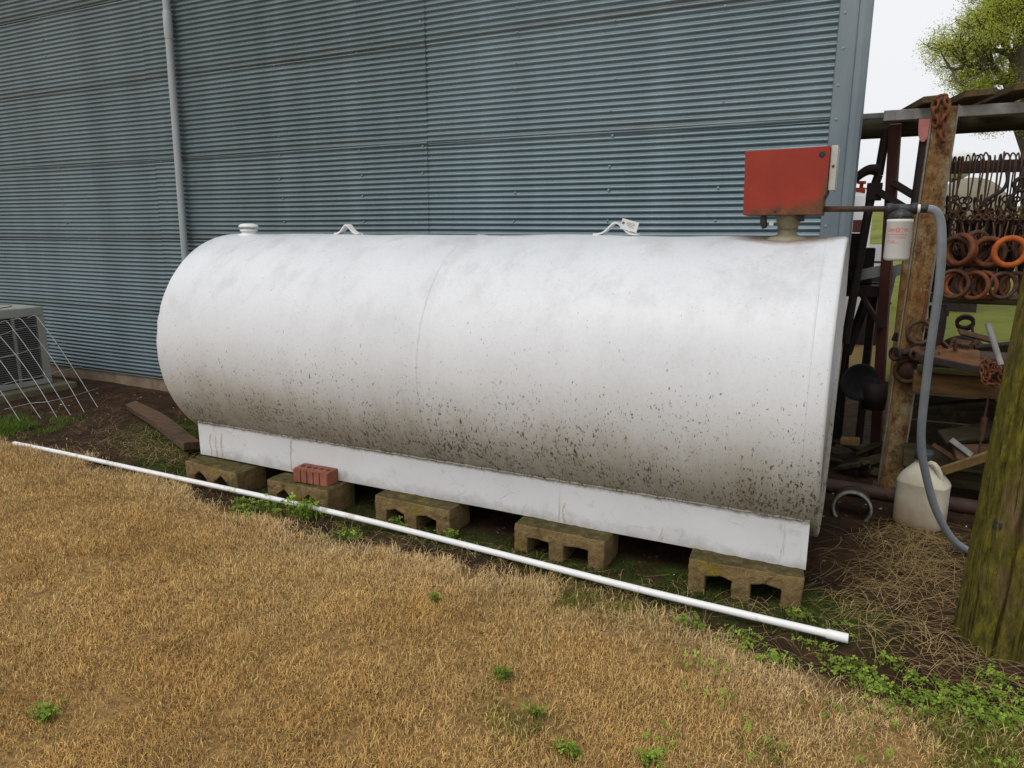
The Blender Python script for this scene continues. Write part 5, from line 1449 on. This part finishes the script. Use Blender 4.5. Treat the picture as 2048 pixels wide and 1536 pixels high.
# individual weeds
def weed(name, x, y, n, sx, h, label, seed, size=.010):
    V, F, Cn, Cc = clover_patch(0, 0, sx, sx*.7, n, seed, (.008, h), size)
    V = V.copy(); q = np.random.default_rng(seed)
    V[:, 2] += float(ground_z(np.array([x]), np.array([y]))[0]) - 0
    nb = max(60, n//2); cols = tone(nb, (.06, .12, .012), (.15, .24, .03), None, 0, q)
    X = sx*.7*np.clip(q.normal(size=nb), -1.5, 1.5); Y = sx*.5*np.clip(q.normal(size=nb), -1.5, 1.5)
    B = blades(np.stack([X, Y, 0*X], 1), q.uniform(.02, h*1.3, nb), q.uniform(.002, .004, nb), np.abs(q.normal(.5, .35, nb)), q.uniform(0, 6.28, nb), cols, q.uniform(0, .5, nb))
    o = mesh_np(name, *join([(V, F, Cn, Cc), B]), M['leaf']); o.location = (x, y, 0)
    return tag(o, label, 'weed', 'weeds along the pipe')
weed('weed', -2.24, 2.385, 210, .050, .085, 'bushy green weed growing over the white pipe below the brick', 401, .012)
weed('weed', -2.44, 2.36, 140, .055, .055, 'low green weed left of the bushy one along pipe', 402)
weed('weed', -2.52, 2.27, 90, .035, .03, 'small pale green tuft on lawn edge before the brick', 403)
weed('weed', -2.62, 2.36, 60, .035, .03, 'sparse green weed leftmost of those below the pipe', 404)
weed('weed', -1.93, 2.28, 110, .040, .03, 'round green tuft in dry grass left of the third block', 405)
weed('weed', -1.80, 2.475, 60, .022, .05, 'thin leafy weed beside the third block left side', 406)
weed('weed', -1.52, 2.47, 60, .028, .04, 'thin leafy weed in front of third block opening', 407)
weed('weed', -.42, 2.205, 60, .022, .05, 'small bright green weed alone in dry lawn edge', 408)
weed('weed', -1.28, 1.99, 22, .012, .03, 'tiny green sprig alone in mid lawn', 409)
weed('weed', -.86, 1.70, 40, .020, .03, 'small green tuft in lawn centre foreground', 410)
weed('weed', -.70, 1.58, 24, .014, .03, 'single green sprig below the centre tuft', 411)
weed('weed', -.37, 1.545, 50, .020, .03, 'dark green tuft at the lower edge of lawn', 412)
weed('weed', -1.90, .98, 60, .025, .035, 'green tuft in lower left corner of lawn', 413)
weed('weed', -.10, 2.43, 40, .022, .03, 'pale sprig of weed beside the right end block', 414)
weed('weed', -.56, 1.475, 50, .020, .03, 'bright green tuft at bottom centre of lawn', 415)
